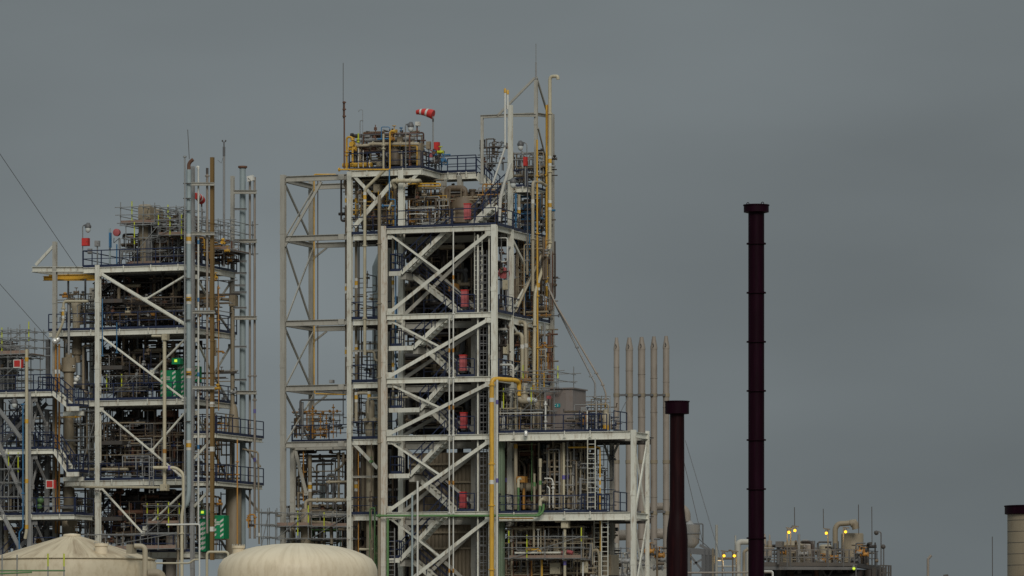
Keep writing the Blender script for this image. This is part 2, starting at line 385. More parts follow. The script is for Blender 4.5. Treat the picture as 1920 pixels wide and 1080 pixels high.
def valve_mb(c, s=.14, axis='u', wheel=True):
    mb = MB(); 
    mb.lathe(c, [(-s * 1.5, s), (-s * 1.3, s), (-s * 1.3, s * .5), (-s * .3, s * .8), (s * .3, s * .8), (s * 1.3, s * .5), (s * 1.3, s), (s * 1.5, s)], 8, axis)
    if wheel:
        mb.tube([c, (c[0], c[1], c[2] + s * 2.6)], s * .22, 5)
        mb.lathe((c[0], c[1], c[2] + s * 2.6), [(-.02, s * 1.1), (.02, s * 1.1)], 8)
    else: mb.lathe((c[0], c[1], c[2] + s * 1.8), [(-s, s * .3), (-s * .2, s * 1.2), (s * .3, s * 1.2), (s * .8, s * .5)], 8)
    return mb
def clutter(label, x0, x1, y0, y1, v0, v1, n, seed, pal=('brown', 'black', 'tan', 'grey'), rmax=.13, valves=6, trays=1, big=0, vert=.5, pipes_thin=.6, lo=.035):
    """a connected run of process pipework that fills one bay: each pipe, valve, tray and drum its own part"""
    rnd = random.Random(seed); t = T('pipework', label, 'pipework', None)
    a, b = L(x0, y1, (v0 + v1) / 2), L(x1, y0, (v0 + v1) / 2)
    U0, U1, Z0, Z1 = a[0], b[0], a[2], b[2]; rv = lambda: rnd.uniform(v0, v1); ru = lambda: rnd.uniform(U0, U1); rz = lambda: rnd.uniform(Z0, Z1)
    last = None
    for i in range(n):
        r = rnd.uniform(lo, rmax * .45) if rnd.random() < pipes_thin else rnd.uniform(rmax * .5, rmax)
        p = [ru(), rv(), rz()] if last is None or rnd.random() < .55 else [last[0], last[1], last[2]]
        if rnd.random() < vert: 
            p[2] = Z0 if rnd.random() < .6 else Z1; q = [Vector(p)]; order = [2, 0, 2, 1, 0]
        else:
            p[0] = U0 if rnd.random() < .5 else U1; q = [Vector(p)]; order = [0, 2, 0, 1, 2]
        for ax in order[:rnd.choice((1, 2, 3, 3, 4))]:
            p = list(p); p[ax] = (ru, rv, rz)[ax](); q.append(Vector(p))
        mb = MB().tube(q, r)
        for w_ in q[1:-1]:
            if rnd.random() < .5: mb.ball(w_, r * 1.25, 8)
        m = rnd.choice(pal); t.add('pipe', mb, m); last = q[-1]
        if i < valves:
            k = q[0].lerp(q[1], rnd.uniform(.2, .8)); t.add('valve', valve_mb(k, max(.1, r * 1.5), rnd.choice('uv'), rnd.random() < .6), rnd.choice(pal + ('grey', 'rust')))
    for i in range(trays):
        z = rz(); vv = rv(); mb = MB().box((U0, vv, z), (U1, vv + .4, z + .03)); mb.box((U0, vv - .02, z - .03), (U1, vv, z + .1)); t.add('cable_tray', mb, rnd.choice(('grey', 'dsteel', 'weath')))
    for i in range(big):
        u, vv, z = ru(), rv(), rz(); r = rnd.uniform(.2, .42)
        if rnd.random() < .6: t.add('drum', MB().lathe((u, vv, Z0), [(0, r), ((z - Z0), r), ((z - Z0) + r * .35, r * .7), ((z - Z0) + r * .5, .05)], 16), rnd.choice(pal))
        else: t.add('drum', MB().lathe((u, vv, z), [(-r * 2, .05), (-r * 1.8, r * .7), (-r * 1.5, r), (r * 1.5, r), (r * 1.8, r * .7), (r * 2, .05)], 16, 'u'), rnd.choice(pal))
    return t.done()
def scaffold(label, x0, x1, y0, y1, v0, v1, nx=3, nz=3, over=.8, board=(0,), seed=1, lime=1, m='galv', diag=True):
    rnd = random.Random(seed); t = T('scaffold', label, 'scaffold', 'tube scaffolds on the plant'); a, b = L(x0, y1, v0), L(x1, y0, v0)
    U = [a[0] + i * (b[0] - a[0]) / nx for i in range(nx + 1)]; Zs = [a[2] + i * (b[2] - a[2]) / nz for i in range(nz + 1)]
    for i, u in enumerate(U):
        for k, vv in enumerate((v0, v1)):
            top = Zs[-1] + rnd.uniform(.1, over)
            p = t.add('standard', MB().tube([(u, vv, Zs[0]), (u, vv, top)], .032, 5), m)
            if k == 0 and rnd.random() < .55 * lime: t.add('lime_tip', MB().tube([(u, vv, top - rnd.uniform(.6, 1.6)), (u, vv, top + .03)], .038, 5), 'lime', p)
    for z in Zs:
        for vv in (v0 - .06, v1 + .06):
            o = rnd.uniform(.1, .5); t.add('ledger', MB().tube([(U[0] - o, vv, z + rnd.uniform(-.05, .05)), (U[-1] + rnd.uniform(.1, .5), vv, z)], .03, 5), m if rnd.random() < 2 else 'lime')
        mb = MB()
        for u in U: mb.tube([(u + .06, v0 - .25, z - .07), (u + .06, v1 + .25, z - .07)], .028, 5)
        t.add('transom', mb, m)
    for k in board:
        z = Zs[k]; mb = MB()
        for i in range(max(2, int((v1 - v0) / .24))): mb.box((U[0], v0 + i * .24 + .08, z + .01), (U[-1], v0 + i * .24 + .3, z + .05))
        mb.box((U[0], v0 + .02, z + .012), (U[-1], v0 + .06, z + .22)); t.add('board_deck', mb, 'wood')
    if diag: t.add('diagonal_brace', MB().tube([(U[0], v0 - .1, Zs[0]), (U[-1], v0 - .1, Zs[-1])], .028, 5), m)
    return t.done()
def mark(t, x, y, v, s=.16, parent=None):
    """black bow-tie survey mark on a white plate"""
    c = L(x, y, v); t.add('survey_mark', MB().box(c - Vector((s * 1.1, .0, s * .8)), c + Vector((s * 1.1, .01, s * .8))), 'white', parent)
    mb = MB(); 
    for sg in (-1, 1):
        b = len(mb.v); mb.v += [(c[0], c[1] - .006, c[2]), (c[0] + sg * s, c[1] - .006, c[2] - s * .8), (c[0] + sg * s, c[1] - .006, c[2] + s * .8)]; mb.f.append((b, b + 1, b + 2)); mb.sm.append(False)
    t.add('survey_mark', mb, 'black', parent)
# ---------------------------------------------------------------- ground
gm = bpy.data.meshes.new('ground'); gm.from_pydata([(-9000, -50, 0), (9000, -50, 0), (9000, 14000, 0), (-9000, 14000, 0)], [], [(0, 1, 2, 3)]); gm.materials.append(M['ground'])
go = bpy.data.objects.new('ground', gm); sc.collection.objects.link(go); go['kind'] = 'structure'; go['label'] = 'flat gravel ground of the chemical plant'

# ---------------------------------------------------------------- central process tower
YS = [426, 588, 708, 816, 960, 1122]
t = T('process_tower', 'tall central open steel process tower with zigzag stairs and white frame', 'tower')
z0 = 0
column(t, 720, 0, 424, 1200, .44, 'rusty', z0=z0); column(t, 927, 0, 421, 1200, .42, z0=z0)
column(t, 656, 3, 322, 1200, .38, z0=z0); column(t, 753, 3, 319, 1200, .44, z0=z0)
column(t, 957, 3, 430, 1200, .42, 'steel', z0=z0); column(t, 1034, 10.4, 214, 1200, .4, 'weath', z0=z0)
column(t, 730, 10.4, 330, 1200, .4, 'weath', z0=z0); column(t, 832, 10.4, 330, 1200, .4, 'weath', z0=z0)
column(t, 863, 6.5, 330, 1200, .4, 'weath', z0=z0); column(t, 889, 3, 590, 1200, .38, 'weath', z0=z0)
zs = []
uA, uB, uC, uD, uE = L(720, 500, 0)[0], L(927, 500, 0)[0], L(957, 500, 3)[0], L(656, 500, 3)[0], L(753, 500, 3)[0]
for i, y in enumerate(YS):
    z = ZL(823, y, 0); zs.append(z)
    # front beam of the stair bay, and the deeper deck behind
    t.add('beam', MB().ibeam((uA + .2, 0, z - .15), (uB - .2, 0, z - .15), .22, .34), 'steel' if i != 1 else 'steel')
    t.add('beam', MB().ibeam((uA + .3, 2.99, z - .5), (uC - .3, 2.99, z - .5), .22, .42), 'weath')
    t.add('beam', MB().ibeam((uB, .25, z - .15), (uB, 2.8, z - .15), .2, .34), 'steel')
    t.add('beam', MB().ibeam((uA, .25, z - .15), (uA, 2.8, z - .15), .2, .34), 'steel')
    d = t.add('deck', MB().box((uD + .1, 3.12, z - .055), (uC - .05, 10.3, z - .005)), 'grate')
    t.add('edge_beam', MB().ibeam((uD + .25, 3, z - .2), (uE - .25, 3, z - .2), .2, .36), 'steel', d)
    t.add('edge_beam', MB().ibeam((uC, 3.25, z - .28), (uC, 10.2, z - .28), .2, .5), 'steel', d)
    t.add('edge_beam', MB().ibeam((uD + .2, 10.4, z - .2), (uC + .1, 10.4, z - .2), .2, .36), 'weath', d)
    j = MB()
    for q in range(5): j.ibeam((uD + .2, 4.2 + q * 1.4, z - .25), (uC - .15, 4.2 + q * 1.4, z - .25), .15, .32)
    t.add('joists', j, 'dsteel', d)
    rail(t, d, (uD, 2.95), (uA - .3, 2.95), z); rail(t, d, (uC + .08, 3.3), (uC + .08, 6.6), z); rail(t, d, (uC + .08, 7.2), (uC + .08, 10.2), z)
    rail(t, d, (uD - .06, 3.2), (uD - .06, 10.2), z)
    if i == 0:
        ds = t.add('deck', MB().box((uA + .12, .12, z - .056), (uB - .12, 2.86, z - .006)), 'grate')
        rail(t, ds, (uE + .2, -.05), (L(847, y, 0)[0], -.05), z); rail(t, ds, (L(847, y, 0)[0] + .1, -.09), (uB + .12, -.09), z); rail(t, ds, (uB + .2, .1), (uB + .2, 2.8), z)
    else:
        ds = t.add('deck', MB().box((L(842, y, 0)[0], .12, z - .056), (uB - .12, 2.86, z - .006)), 'grate')
        rail(t, ds, (L(857, y, 0)[0], .05), (L(889, y, 0)[0], .05), z, h=1.15)
        rail(t, ds, (uB + .2, .2), (uB + .2, 2.8), z); rail(t, ds, (L(765, y, 0)[0], 2.8), (L(850, y, 0)[0], 2.8), z)
# stair flights and half landings
FL = [(0, 510, 752, 845, 773, 871), (1, 650, 775, 845, 800, 862), (2, 766, 787, 843, 810, 860), (3, 889, 768, 843, 782, 858), (4, 1047, 750, 835, 775, 858)]
for k, yl, a1, a2, b1, b2 in FL:
    zl = ZL(745, yl, .8); zu = zs[k]; zd = zs[k + 1]
    uL1 = L(a1, yl, .3)[0]
    dl = t.add('landing', MB().box((uA + .25, .3, zl - .05), (uL1 + .3, 2.75, zl)), 'grate')
    t.add('edge_beam', MB().bar((uA + .23, .27, zl - .14), (uL1, .27, zl - .14), .06, .28), 'steel', dl)
    t.add('edge_beam', MB().bar((uA + .23, 2.8, zl - .14), (uL1 + .3, 2.8, zl - .14), .06, .28), 'steel', dl)
    t.add('bracket', MB().box((uL1 - .1, .5, zl - .5), (uL1 + .25, 2.3, zl - .06)), 'weath', dl)
    stair(t, (uL1, 0, zl - .12), (L(a2, 0, .8)[0], 0, zu - .1), .3, 1.3, rails='fb')
    stair(t, (L(b2, 0, 2)[0], 0, zd - .05), (L(b1, 0, 2)[0], 0, zl - .12), 1.75, 2.7, rails='fb')
    rail(t, dl, (uA + .3, .35), (L(752, yl, .3)[0], .35), zl, h=1.1); rail(t, dl, (uA + .3, .35), (uA + .3, 2.7), zl, h=1.1, posts=3)
    # front brace: long diagonal and the half one that meets it
    t.add('brace', MB().bar((uA + .35, -.02, zs[k + 1] + .12), (uB - .3, -.02, zu - .42), .1, .14).bar((uA + .35, -.09, zs[k + 1] + .12), (uB - .3, -.09, zu - .42), .02, .22).box((uA + .2, -.08, zs[k + 1] + .03), (uA + .55, .0, zs[k + 1] + .4)).box((uB - .6, -.08, zu - .65), (uB - .2, .0, zu - .33)), 'steel')
    m_ = Vector((uA + .35, .12, zu - .35)); e_ = Vector((uB - .3, .12, zs[k + 1] + .2))
    t.add('brace', MB().bar(m_, m_.lerp(e_, .49), .1, .12), 'steel')
    # rear plane cross
    h = (zu - .7, zd + .15)
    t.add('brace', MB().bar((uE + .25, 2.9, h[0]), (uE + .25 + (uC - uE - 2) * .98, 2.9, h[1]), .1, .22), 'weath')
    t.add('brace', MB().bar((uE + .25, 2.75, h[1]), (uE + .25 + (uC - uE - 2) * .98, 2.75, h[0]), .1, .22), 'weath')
    # side face braces on the right
    t.add('brace', MB().bar((uC, 3.3, zu - .6), (uC, 6.8, (zu + zd) / 2), .12, .18), 'steel')
    t.add('brace', MB().bar((uC, 6.8, (zu + zd) / 2), (uC, 3.3, zd + .3), .12, .18), 'steel')
ladder(t, 897, 436, 592, .5, .5, cage=False); ladder(t, 906, 470, 1100, .9, .5, 'grey', cage=True)
t.add('ladder_post', MB().tube(pts('896,440 896,1100', .2), .06), 'steel'); t.add('ladder_post', MB().tube(pts('917,440 917,1100', .2), .05), 'steel')
# top deck and walkway
z, u0, u1, d = platform(t, 656, 790, 3, 7, 318, 'fl', .42, edge='flb', mbeam='steel')
t.add('edge_beam', MB().ibeam((u1, 3.1, z - .2), (u1, 6.4, z - .2), .2, .4), 'steel', d); rail(t, d, (u1 + .06, 3.1), (u1 + .06, 6.4), z)
zw, a0, a1, dw = platform(t, 824, 893, 6.5, 7.9, 321, 'fb', .42, edge='fb', z=z, gaps=())
for q in (820,): mark(t, 860, 326, 6.35, .14, dw)
p1 = Vector((L(893, 325, 6.5)[0], 0, z - .15)); p2 = Vector((L(924, 350, 6.5)[0], 0, z - 1.25))
stair(t, p2, p1, 6.55, 7.8, rails='fb', dep=.4)
stair(t, (L(878, 417, 1.2)[0], 0, zs[0]), (L(926, 380, 1.2)[0], 0, zs[0] + 1.35), 1.0, 2.0, rails='fb', dep=.34)
stair(t, (L(905, 392, 4)[0], 0, zs[0] + 1.2), (L(950, 355, 4)[0], 0, zs[0] + 2.6), 4.0, 5.0, rails='fb')
t.add('brace', MB().bar(L(664, 330, 3), L(706, 375, 3), .1, .2), 'steel'); t.add('brace', MB().bar(L(665, 425, 3), L(738, 340, 3), .1, .28), 'steel')
t.add('brace', MB().bar(L(760, 350, 3), L(787, 322, 3), .1, .2), 'steel'); t.add('brace', MB().bar(L(662, 830, 3), L(708, 878, 3), .1, .2), 'steel')
for k in range(1, 5): t.add('beam', MB().ibeam((uD + .2, 3.02, (zs[k] + zs[k - 1]) / 2), (uA - .2, 3.02, (zs[k] + zs[k - 1]) / 2), .1, .12), 'weath') if k in (2, 4) else None
# upper right sub deck, tall posts and head frame
platform(t, 962, 988, 6, 10.2, 351, 'frl', .34, edge='flr')
column(t, 957, 3.6, 197, 432, .34, 'steel'); column(t, 904, 6, 219, 345, .2, 'weath'); column(t, 1005, 6, 150, 352, .26, 'weath'); column(t, 1028, 9.2, 214, 450, .2, 'weath')
beam(t, (901, 219, 6.02), (1005, 214, 6.02), .18, .2, 'weath'); beam(t, (1006, 214, 6.1), (1030, 218, 9.2), .18, .2, 'weath'); beam(t, (957, 216, 3.7), (1005, 216, 6), .16, .2, 'weath')
t.add('brace', MB().bar(L(933, 217, 6), L(1003, 146, 6), .1, .14), 'weath'); t.add('brace', MB().bar(L(1027, 214, 9.2), L(1006, 145, 6), .1, .14), 'weath')
t.add('brace', MB().bar(L(1009, 240, 6), L(1024, 300, 8.5), .08, .12), 'weath')
# corrugated walls of the stair shaft; brown one lengthened to block sky behind cage
t.add('wall_panel', MB().box((uE + .4, 3.25, zs[3] - .95), (L(946, 900, 3.25)[0], 3.4, 0)), 'clad'); t.add('wall_panel', MB().box((L(934, 900, .6)[0], .6, zs[3] - .45), (L(943, 900, .6)[0], .95, zs[5])), 'gclad')
for y in (872, 906, 1000, 1030): t.add('girt', MB().box((uE + .45, 3.1, ZL(820, y, 3)), (L(892, y, 3)[0], 3.22, ZL(820, y, 3) + .12)), 'tan')
t.add('wall_panel', MB().box((L(712, 900, 3.4)[0], 3.5, zs[3] - .9), (L(722, 900, 3.4)[0], 3.7, 0)), 'gclad')
ladder(t, 733, 990, 1100, .2, .5, 'grey')
t.done()

# ---------------------------------------------------------------- outrigger frame on the left of it
t = T('steel_frame', 'bare beige steel outrigger frame with crossed braces left of the central tower', 'frame')
column(t, 531, 3, 328, 1200, .4, 'weath', z0=0); column(t, 584, 8, 334, 850, .38, 'weath'); column(t, 549, 4.8, 834, 1200, .36, 'weath', z0=0)
uF, uG, uDD = L(531, 500, 3)[0], L(584, 500, 8)[0], L(656, 500, 3)[0]
ly = [334, 446, 605, 727, 833]
for i, y in enumerate(ly):
    z = ZL(590, y, 3)
    t.add('beam', MB().ibeam((uF + .2, 3, z), (uDD - .2, 3, z), .25, .36), 'weath'); t.add('beam', MB().ibeam((uF + .2, 8, z - .02), (uDD + .4, 8, z - .02), .22, .34), 'weath')
    t.add('beam', MB().ibeam((uF, 3.2, z - .02), (uF, 7.8, z - .02), .22, .3), 'weath')
    t.add('gusset', MB().box((uDD - .75, 2.86, z - .16), (uDD - .35, 2.885, z + .16)), 'weath')
    if i < 4:
        zb = ZL(590, ly[i + 1], 3); c = .2
        t.add('brace', MB().bar((uF, 3.2, z - c), (uF, 7.8, zb + c), .08, .15), 'weath'); t.add('brace', MB().bar((uF + .12, 3.2, zb + c), (uF + .12, 7.8, z - c), .07, .10), 'weath')
    if 0 < i < 4: t.add('knee_brace', MB().bar((uG + .1, 7.95, z - .9), (uG + 1.1, 7.95, z - .2), .08, .12), 'weath')
t.add('brace', MB().bar((uF + .1, 3.0, ZL(590, 460, 3)), (uF + 2.65, 3.0, ZL(590, 341, 3)), .1, .17), 'weath')
zdk, _, _, d = platform(t, 549, 652, 4.8, 8, 829, 'fl', .5, mbeam='weath', edge='fl')
platform(t, 549, 652, 4.8, 8, 960, '', .36, mbeam='weath', edge='f')
brace(t, (553, 843, 4.8), (574, 925, 4.8), .24, 'weath'); 
t.done()

# ---------------------------------------------------------------- annex on the right
t = T('steel_frame', 'low white steel annex frame with two decks right of the central tower', 'frame')
for px, v, y, w_, m in ((1188, 0, 806, .36, 'steel'), (1214, 2.6, 808, .26, 'steel'), (1147, 5, 822, .3, 'weath'), (1190, 8, 830, .3, 'weath'), (1028, 8, 822, .3, 'dsteel')): column(t, px, v, y, 1200, w_, m, z0=0)
a0, a1 = L(936, 812, 0)[0], L(1188, 812, 0)[0]; a2 = L(1214, 812, 2.6)[0]
for y in (811, 962):
    z = ZL(1060, y, 0)
    t.add('beam', MB().ibeam((a0, 0, z - .22), (a1 - .2, 0, z - .22), .25, .5), 'steel'); t.add('beam', MB().ibeam((a1 + .0, .2, z - .2), (a1, 2.5, z - .2), .22, .36), 'steel')
    t.add('beam', MB().ibeam((a0, 2.6, z - .25), (a1 - .1, 2.6, z - .25), .22, .4), 'weath')
    d = t.add('deck', MB().box((a0, .15, z - .055), (L(1150, y, 0)[0], 8, z - .005)), 'grate')
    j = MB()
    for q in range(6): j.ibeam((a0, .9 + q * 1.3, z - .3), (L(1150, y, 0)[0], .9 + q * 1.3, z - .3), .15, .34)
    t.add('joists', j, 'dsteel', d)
    rail(t, d, (a0, -.05), (L(1138, y, 0)[0], -.05), z); rail(t, d, (L(1150, y, 0)[0], .1), (L(1150, y, 0)[0], 2.6), z, h=1.3)
    for px in (1060, 1108, 965): 
        uu = L(px, y, 0)[0]; t.add('lug', MB().box((uu - .1, -.2, z - .32), (uu + .1, -.13, z - .26)).box((uu - .03, -.16, z - .3), (uu + .03, -.13, z + .1)), 'steel', d)
    rail(t, d, (L(1090, y, .9)[0], .9), (L(1128, y, .9)[0], .9), z, h=1.2, posts=6); rail(t, d, (L(1090, y, .9)[0], 2.4), (L(1128, y, .9)[0], 2.4), z, h=1.2, posts=4)
for za, zb in ((ZL(1188, 826, 0), ZL(1188, 958, 0)), (ZL(1188, 976, 0), ZL(1188, 1110, 0))):
    t.add('brace', MB().bar((a1 + .05, .2, zb), (a1 + .05, 2.5, za), .08, .17), 'steel'); t.add('brace', MB().bar((a1 - .06, .2, za), (a1 - .06, 2.5, zb), .08, .12), 'steel')
t.add('knee_brace', MB().bar(L(1132, 830, 4.9), L(1146, 872, 5), .1, .14), 'weath'); t.add('knee_brace', MB().bar(L(1160, 830, 4.9), L(1147, 860, 4.9), .1, .14), 'weath')
ladder(t, 1109, 822, 955, -.25, .5); ladder(t, 1134, 972, 1120, .3, .42, 'steel'); ladder(t, 1120, 972, 1120, 2, .42, 'steel')
mark_c = None
t.done()

# ---------------------------------------------------------------- left process tower
YL = [499, 617, 750, 900, 1036]
t = T('process_tower', 'lower left open steel process tower with green shelter and ochre duct', 'tower')
v1 = 7.0
cols = [(103, 0, 453, .32, 'weath'), (184, 0, 497, .4, 'steel'), (361, 0, 312, .3, 'grey'), (256, v1, 520, .4, 'dsteel'), (436, v1, 330, .28, 'weath'), (310, v1, 520, .34, 'dsteel'), (172, v1, 540, .3, 'weath'), (222, 3.4, 520, .3, 'dsteel')]
for px, v, y, w_, m in cols: column(t, px, v, y, 1200, w_, m, z0=0)
zl = []
rng = random.Random(4)
XL = [157, 92, 141, 122, 255]
for i, y in enumerate(YL):
    z, u0, u1, d = platform(t, XL[i], 361, 0, v1, y, 'fr' if i else 'frl', .36, yref=265, edge='flr'); zl.append(z)
# cantilever at the top left, jib and yellow runway beams
t.add('beam', MB().ibeam(L(61, 505, 0), L(157, 505, 0), .25, .34), 'steel'); t.add('beam', MB().ibeam(L(61, 506, 0), L(103, 512, 3.4), .2, .3), 'steel'); t.add('beam', MB().ibeam(L(96, 512, 3.4), L(222, 512, 3.4), .2, .3), 'weath')
t.add('brace', MB().bar(L(67, 497, 0), L(104, 457, 0), .1, .18), 'steel')
t.add('runway_beam', MB().ibeam(L(82, 522, .8), L(190, 522, 5.4), .2, .3), 'yellow'); t.add('runway_beam', MB().ibeam(L(92, 520, 1.8), L(180, 518, 1.8), .2, .3), 'yellow')
# front and side braces, each storey
for k, (ya, yb) in enumerate(((513, 614), (631, 748), (768, 897), (915, 1034))):
    xm = 285 if k < 3 else 272; ym = (ya + yb) / 2 + 14 + k * 4
    if k == 0: brace(t, (190, ya + 1, -.08), (352, yb - 3, -.08), .22)
    else: brace(t, (190, ya, -.08), (345, yb, -.08) if k < 3 else (xm - 4, ym, -.08), .14)
    brace(t, (xm - (12 if k == 0 else 0), ym - (16 if k == 0 else 10), .05), (350, ya + 2, .05), .13)
    brace(t, (368, ya + 6, .4), (398, (ya + yb) / 2 + 10, 4.2), .2, 'steel'); brace(t, (398, (ya + yb) / 2 + 10, 4.2), (430, yb + 6, v1), .2, 'weath'); brace(t, (400, (ya + yb) / 2 + 14, 4.2), (432, ya + 18, v1), .16, 'weath')
    stair(t, (0, 5.2, zl[k + 1]), (0, 1.0, zl[k + 1] + (zl[k] - zl[k + 1]) * .52), L(222, ya, 3)[0] - .55, L(222, ya, 3)[0] + .45, 'v', 'dsteel', 'fb', 'black')
    stair(t, (0, .8, zl[k + 1] + (zl[k] - zl[k + 1]) * .5), (0, 5.4, zl[k] - .05), L(200, ya, 2)[0] - .3, L(200, ya, 2)[0] + .7, 'v', 'dsteel', 'fb', 'black')
    t.add('landing', MB().box((L(186, ya, .6)[0], .3, zl[k + 1] + (zl[k] - zl[k + 1]) * .5 - .25), (L(222, ya, .6)[0] + .4, 1.2, zl[k + 1] + (zl[k] - zl[k + 1]) * .5)), 'dsteel')
    for sx in (128, 160): t.add('hanger', MB().bar(L(sx, ya, 3), L(sx, yb, 3), .1, .1), 'dgrey')
# balconies on the right
for y in (813, 903):
    z, u0, u1, d = platform(t, 363, 405, -.02, 7.6, y, 'fr', .28, yref=384, edge='fr'); t.add('bracket', MB().bar((u0, .05, z - 1.6), (u1 - .3, .05, z - .35), .1, .16), 'steel', d)
    t.add('hanger', MB().bar((u1 - .1, 7.4, z - 1.8), (u1 - 1.4, 7.4, z - .3), .1, .14), 'weath', d)
# pipe brackets
for y, a_, b_ in ((345, 359, 402), (438, 359, 402), (585, 361, 402), (727, 361, 402)): t.add('pipe_bracket', MB().ibeam(L(a_, y, -1.05), L(b_, y, -1.05), .16, .2), 'weath')
for y, a_, b_ in ((360, 438, 481), (452, 438, 481), (596, 440, 481), (736, 442, 481), (392, 438, 462), (490, 438, 462), (577, 438, 462), (512, 440, 462), (650, 440, 462), (712, 440, 462), (548, 440, 462), (535, 440, 460)): t.add('pipe_bracket', MB().ibeam(L(a_, y, v1 - 1.5), L(b_, y, v1 - 1.5), .14 if b_ < 470 else .22, .13 if b_ < 470 else .24), 'grey' if b_ < 470 else 'weath')
for y in (344, 372, 395, 522, 560, 600, 700, 790): t.add('pipe_clamp', MB().bar(L(344, y, -1.25), L(357, y, -1.25), .1, .06), 'dsteel')
mark(t, 182, 920, -.4, .12)
t.done()

# ---------------------------------------------------------------- stair tower at the left edge
t = T('stair_tower', 'grey steel stair tower with navy railings cut by the left edge of the view', 'tower')
for px, v, y, w_, m in ((56, -3, 735, .36, 'grey'), (88, -.2, 770, .32, 'grey'), (-60, -3, 640, .36, 'grey'), (2, -.4, 640, .34, 'grey'), (-30, 1, 700, .3, 'weath')): column(t, px, v, y, 1200, w_, m, z0=0)
for i, (y, xr, yl) in enumerate(((735, 97, 762), (843, 100, 885), (966, 140, 0))):
    z, u0, u1, d = platform(t, -70, xr, -3.02, -.3, y, 'f' if i < 2 else 'fr', .3, yref=60, edge='flr')
    if i < 2:
        zq = ZL(130, yl, -3); ue = L(128, yl, -3)[0]
        stair(t, (ue, 0, zq), (u1, 0, z - .05), -3.0, -2.0, rails='fb'); d2 = t.add('landing', MB().box((ue, -3, zq - .06), (ue + .75, -1.6, zq)), 'grate')
        t.add('edge_beam', MB().bar((ue - .1, -3.04, zq - .15), (ue + .78, -3.04, zq - .15), .05, .28).bar((ue - .7, -2.2, zq - .42), (ue + .7, -2.2, zq - .42), .2, .26), 'steel', d2); rail(t, d2, (ue, -3.05), (ue + .75, -3.05), zq, posts=2); rail(t, d2, (ue + .75, -3), (ue + .75, -1.6), zq, posts=2)
        for q in (72, 80, 88): rail(t, d, (L(q, y, -2.4)[0], -2.4), (L(q, y, -2.4)[0] + .1, -1), z, h=1.0, posts=1)
    brace(t, (66, y + 14, -2.9), (86, y + 60, -1.6), .22, 'grey'); brace(t, (74, y + 12, -1), (60, y + 70, -2.9), .2, 'grey')
    if i < 3: brace(t, (-30, y - 72, -3.1) if i else (-60, y - 100, -3.1), (46, y + 95 if i < 2 else y + 80, -3.1), .28, 'grey') if i else brace(t, (-20, 745, -3.1), (40, 822, -3.1), .28, 'grey')
    stair(t, (L(4, 0, -1.5)[0], 0, z - 3.2), (L(78, 0, -1.5)[0], 0, z - .6), -1.6, -.7, m='dgrey'); stair(t, (L(78, 0, 0)[0], 0, z - 3.6), (L(20, 0, 0)[0], 0, z - 1.4), -.2, .6, m='dgrey')
column(t, 90, .4, 636, 745, .3, 'dgrey')
beam(t, (-40, 640, -2), (38, 652, -2), .2, .3, 'grey')
platform(t, 64, 104, -2.4, 1, 1040, 'f', .25, edge='f')
t.done()
# ---------------------------------------------------------------- storage tanks in the foreground
def tank(label, px, Y, prof, m, extra):
    c = LY(px, prof[0][0], Y); pr = [(LY(px, y, Y)[2] - c[2], w_ * Y / F / 2) for y, w_ in prof]
    c = Vector((c[0], c[1], 0)); z0 = LY(px, prof[0][0], Y)[2]; pr = [(0, pr[0][1])] + [(z0 + a, b) for a, b in pr]
    t = T('storage_tank', label, 'tank', 'cream storage tanks in front of the towers'); 
    if m == 'tank': t.add('shell', MB().lathe(c, pr[:4], 96), m); t.add('roof', MB().lathe(c, [(pr[3][0] + .002, pr[3][1] + .02)] + pr[4:], 96), 'tankroof')
    else: t.add('shell', MB().lathe(c, pr, 96), m)
    extra(t, c, pr, Y, px); t.done()
def nozzle(t, Y, x, y0, y1, w_, px, m='tank2'):
    a = LY(x, y0, Y); z1 = LY(x, y1, Y)[2]; r = w_ * Y / F / 2
    i = t.add('roof_nozzle', MB().lathe((a[0], a[1], a[2] - .4), [(0, r), (z1 - a[2] + .4, r), (z1 - a[2] + .4, r * 1.15), (z1 - a[2] + .52, r * 1.15)], 24), m)
    mb = MB()
    for k in range(14): mb.lathe((a[0] + r * 1.05 * cos(k * pi / 7), a[1] + r * 1.05 * sin(k * pi / 7), z1 + .1), [(0, .02), (.09, .02)], 5)
    t.add('bolts', mb, 'weath', i)
def ex1(t, c, pr, Y, px):
    nozzle(t, Y - 2.6, 190, 1038, 1024, 24, px)
    t.add('rim_seam', MB().lathe((c[0], c[1], LY(px, 1049, Y)[2]), [(-.02, pr[2][1] + .012), (.02, pr[2][1] + .012)], 96), 'tank')
    t.add('apex_cap', MB().lathe((c[0], c[1], LY(px, 1003, Y)[2] - .05), [(0, .42), (.08, .4), (.12, .1)], 24), 'tank2')
    t.add('roof_patch', MB().poly([(c[0] + .5 + q * .55 * cos(a_), c[1] - 1.2 + q * .4 * sin(a_)) for a_, q in ((k * .7, 1 + .2 * (k % 3)) for k in range(9))], LY(px, 1022, Y)[2] - .6, LY(px, 1022, Y)[2] - .58), 'white')
tank('cream storage tank with stained cone roof at the lower left', 135, 225, [(1080, 316), (1056, 316), (1049, 308), (1044, 286), (1020, 130), (1005, 30), (1002, 14)], 'tank', ex1)
def ex2(t, c, pr, Y, px):
    nozzle(t, Y - .6, 447, 1046, 1028, 22, px)
tank('cream storage tank with smooth domed roof left of centre', 558, 225, [(1080, 300), (1068, 299), (1058, 292), (1048, 278), (1039, 248), (1031, 206), (1025, 156), (1021, 96), (1019, 40), (1018.5, 10)], 'tank2', ex2)
t = T('pipe', 'fat beige elbow pipe rising beside the cone roofed tank', 'pipe')
Y = 222
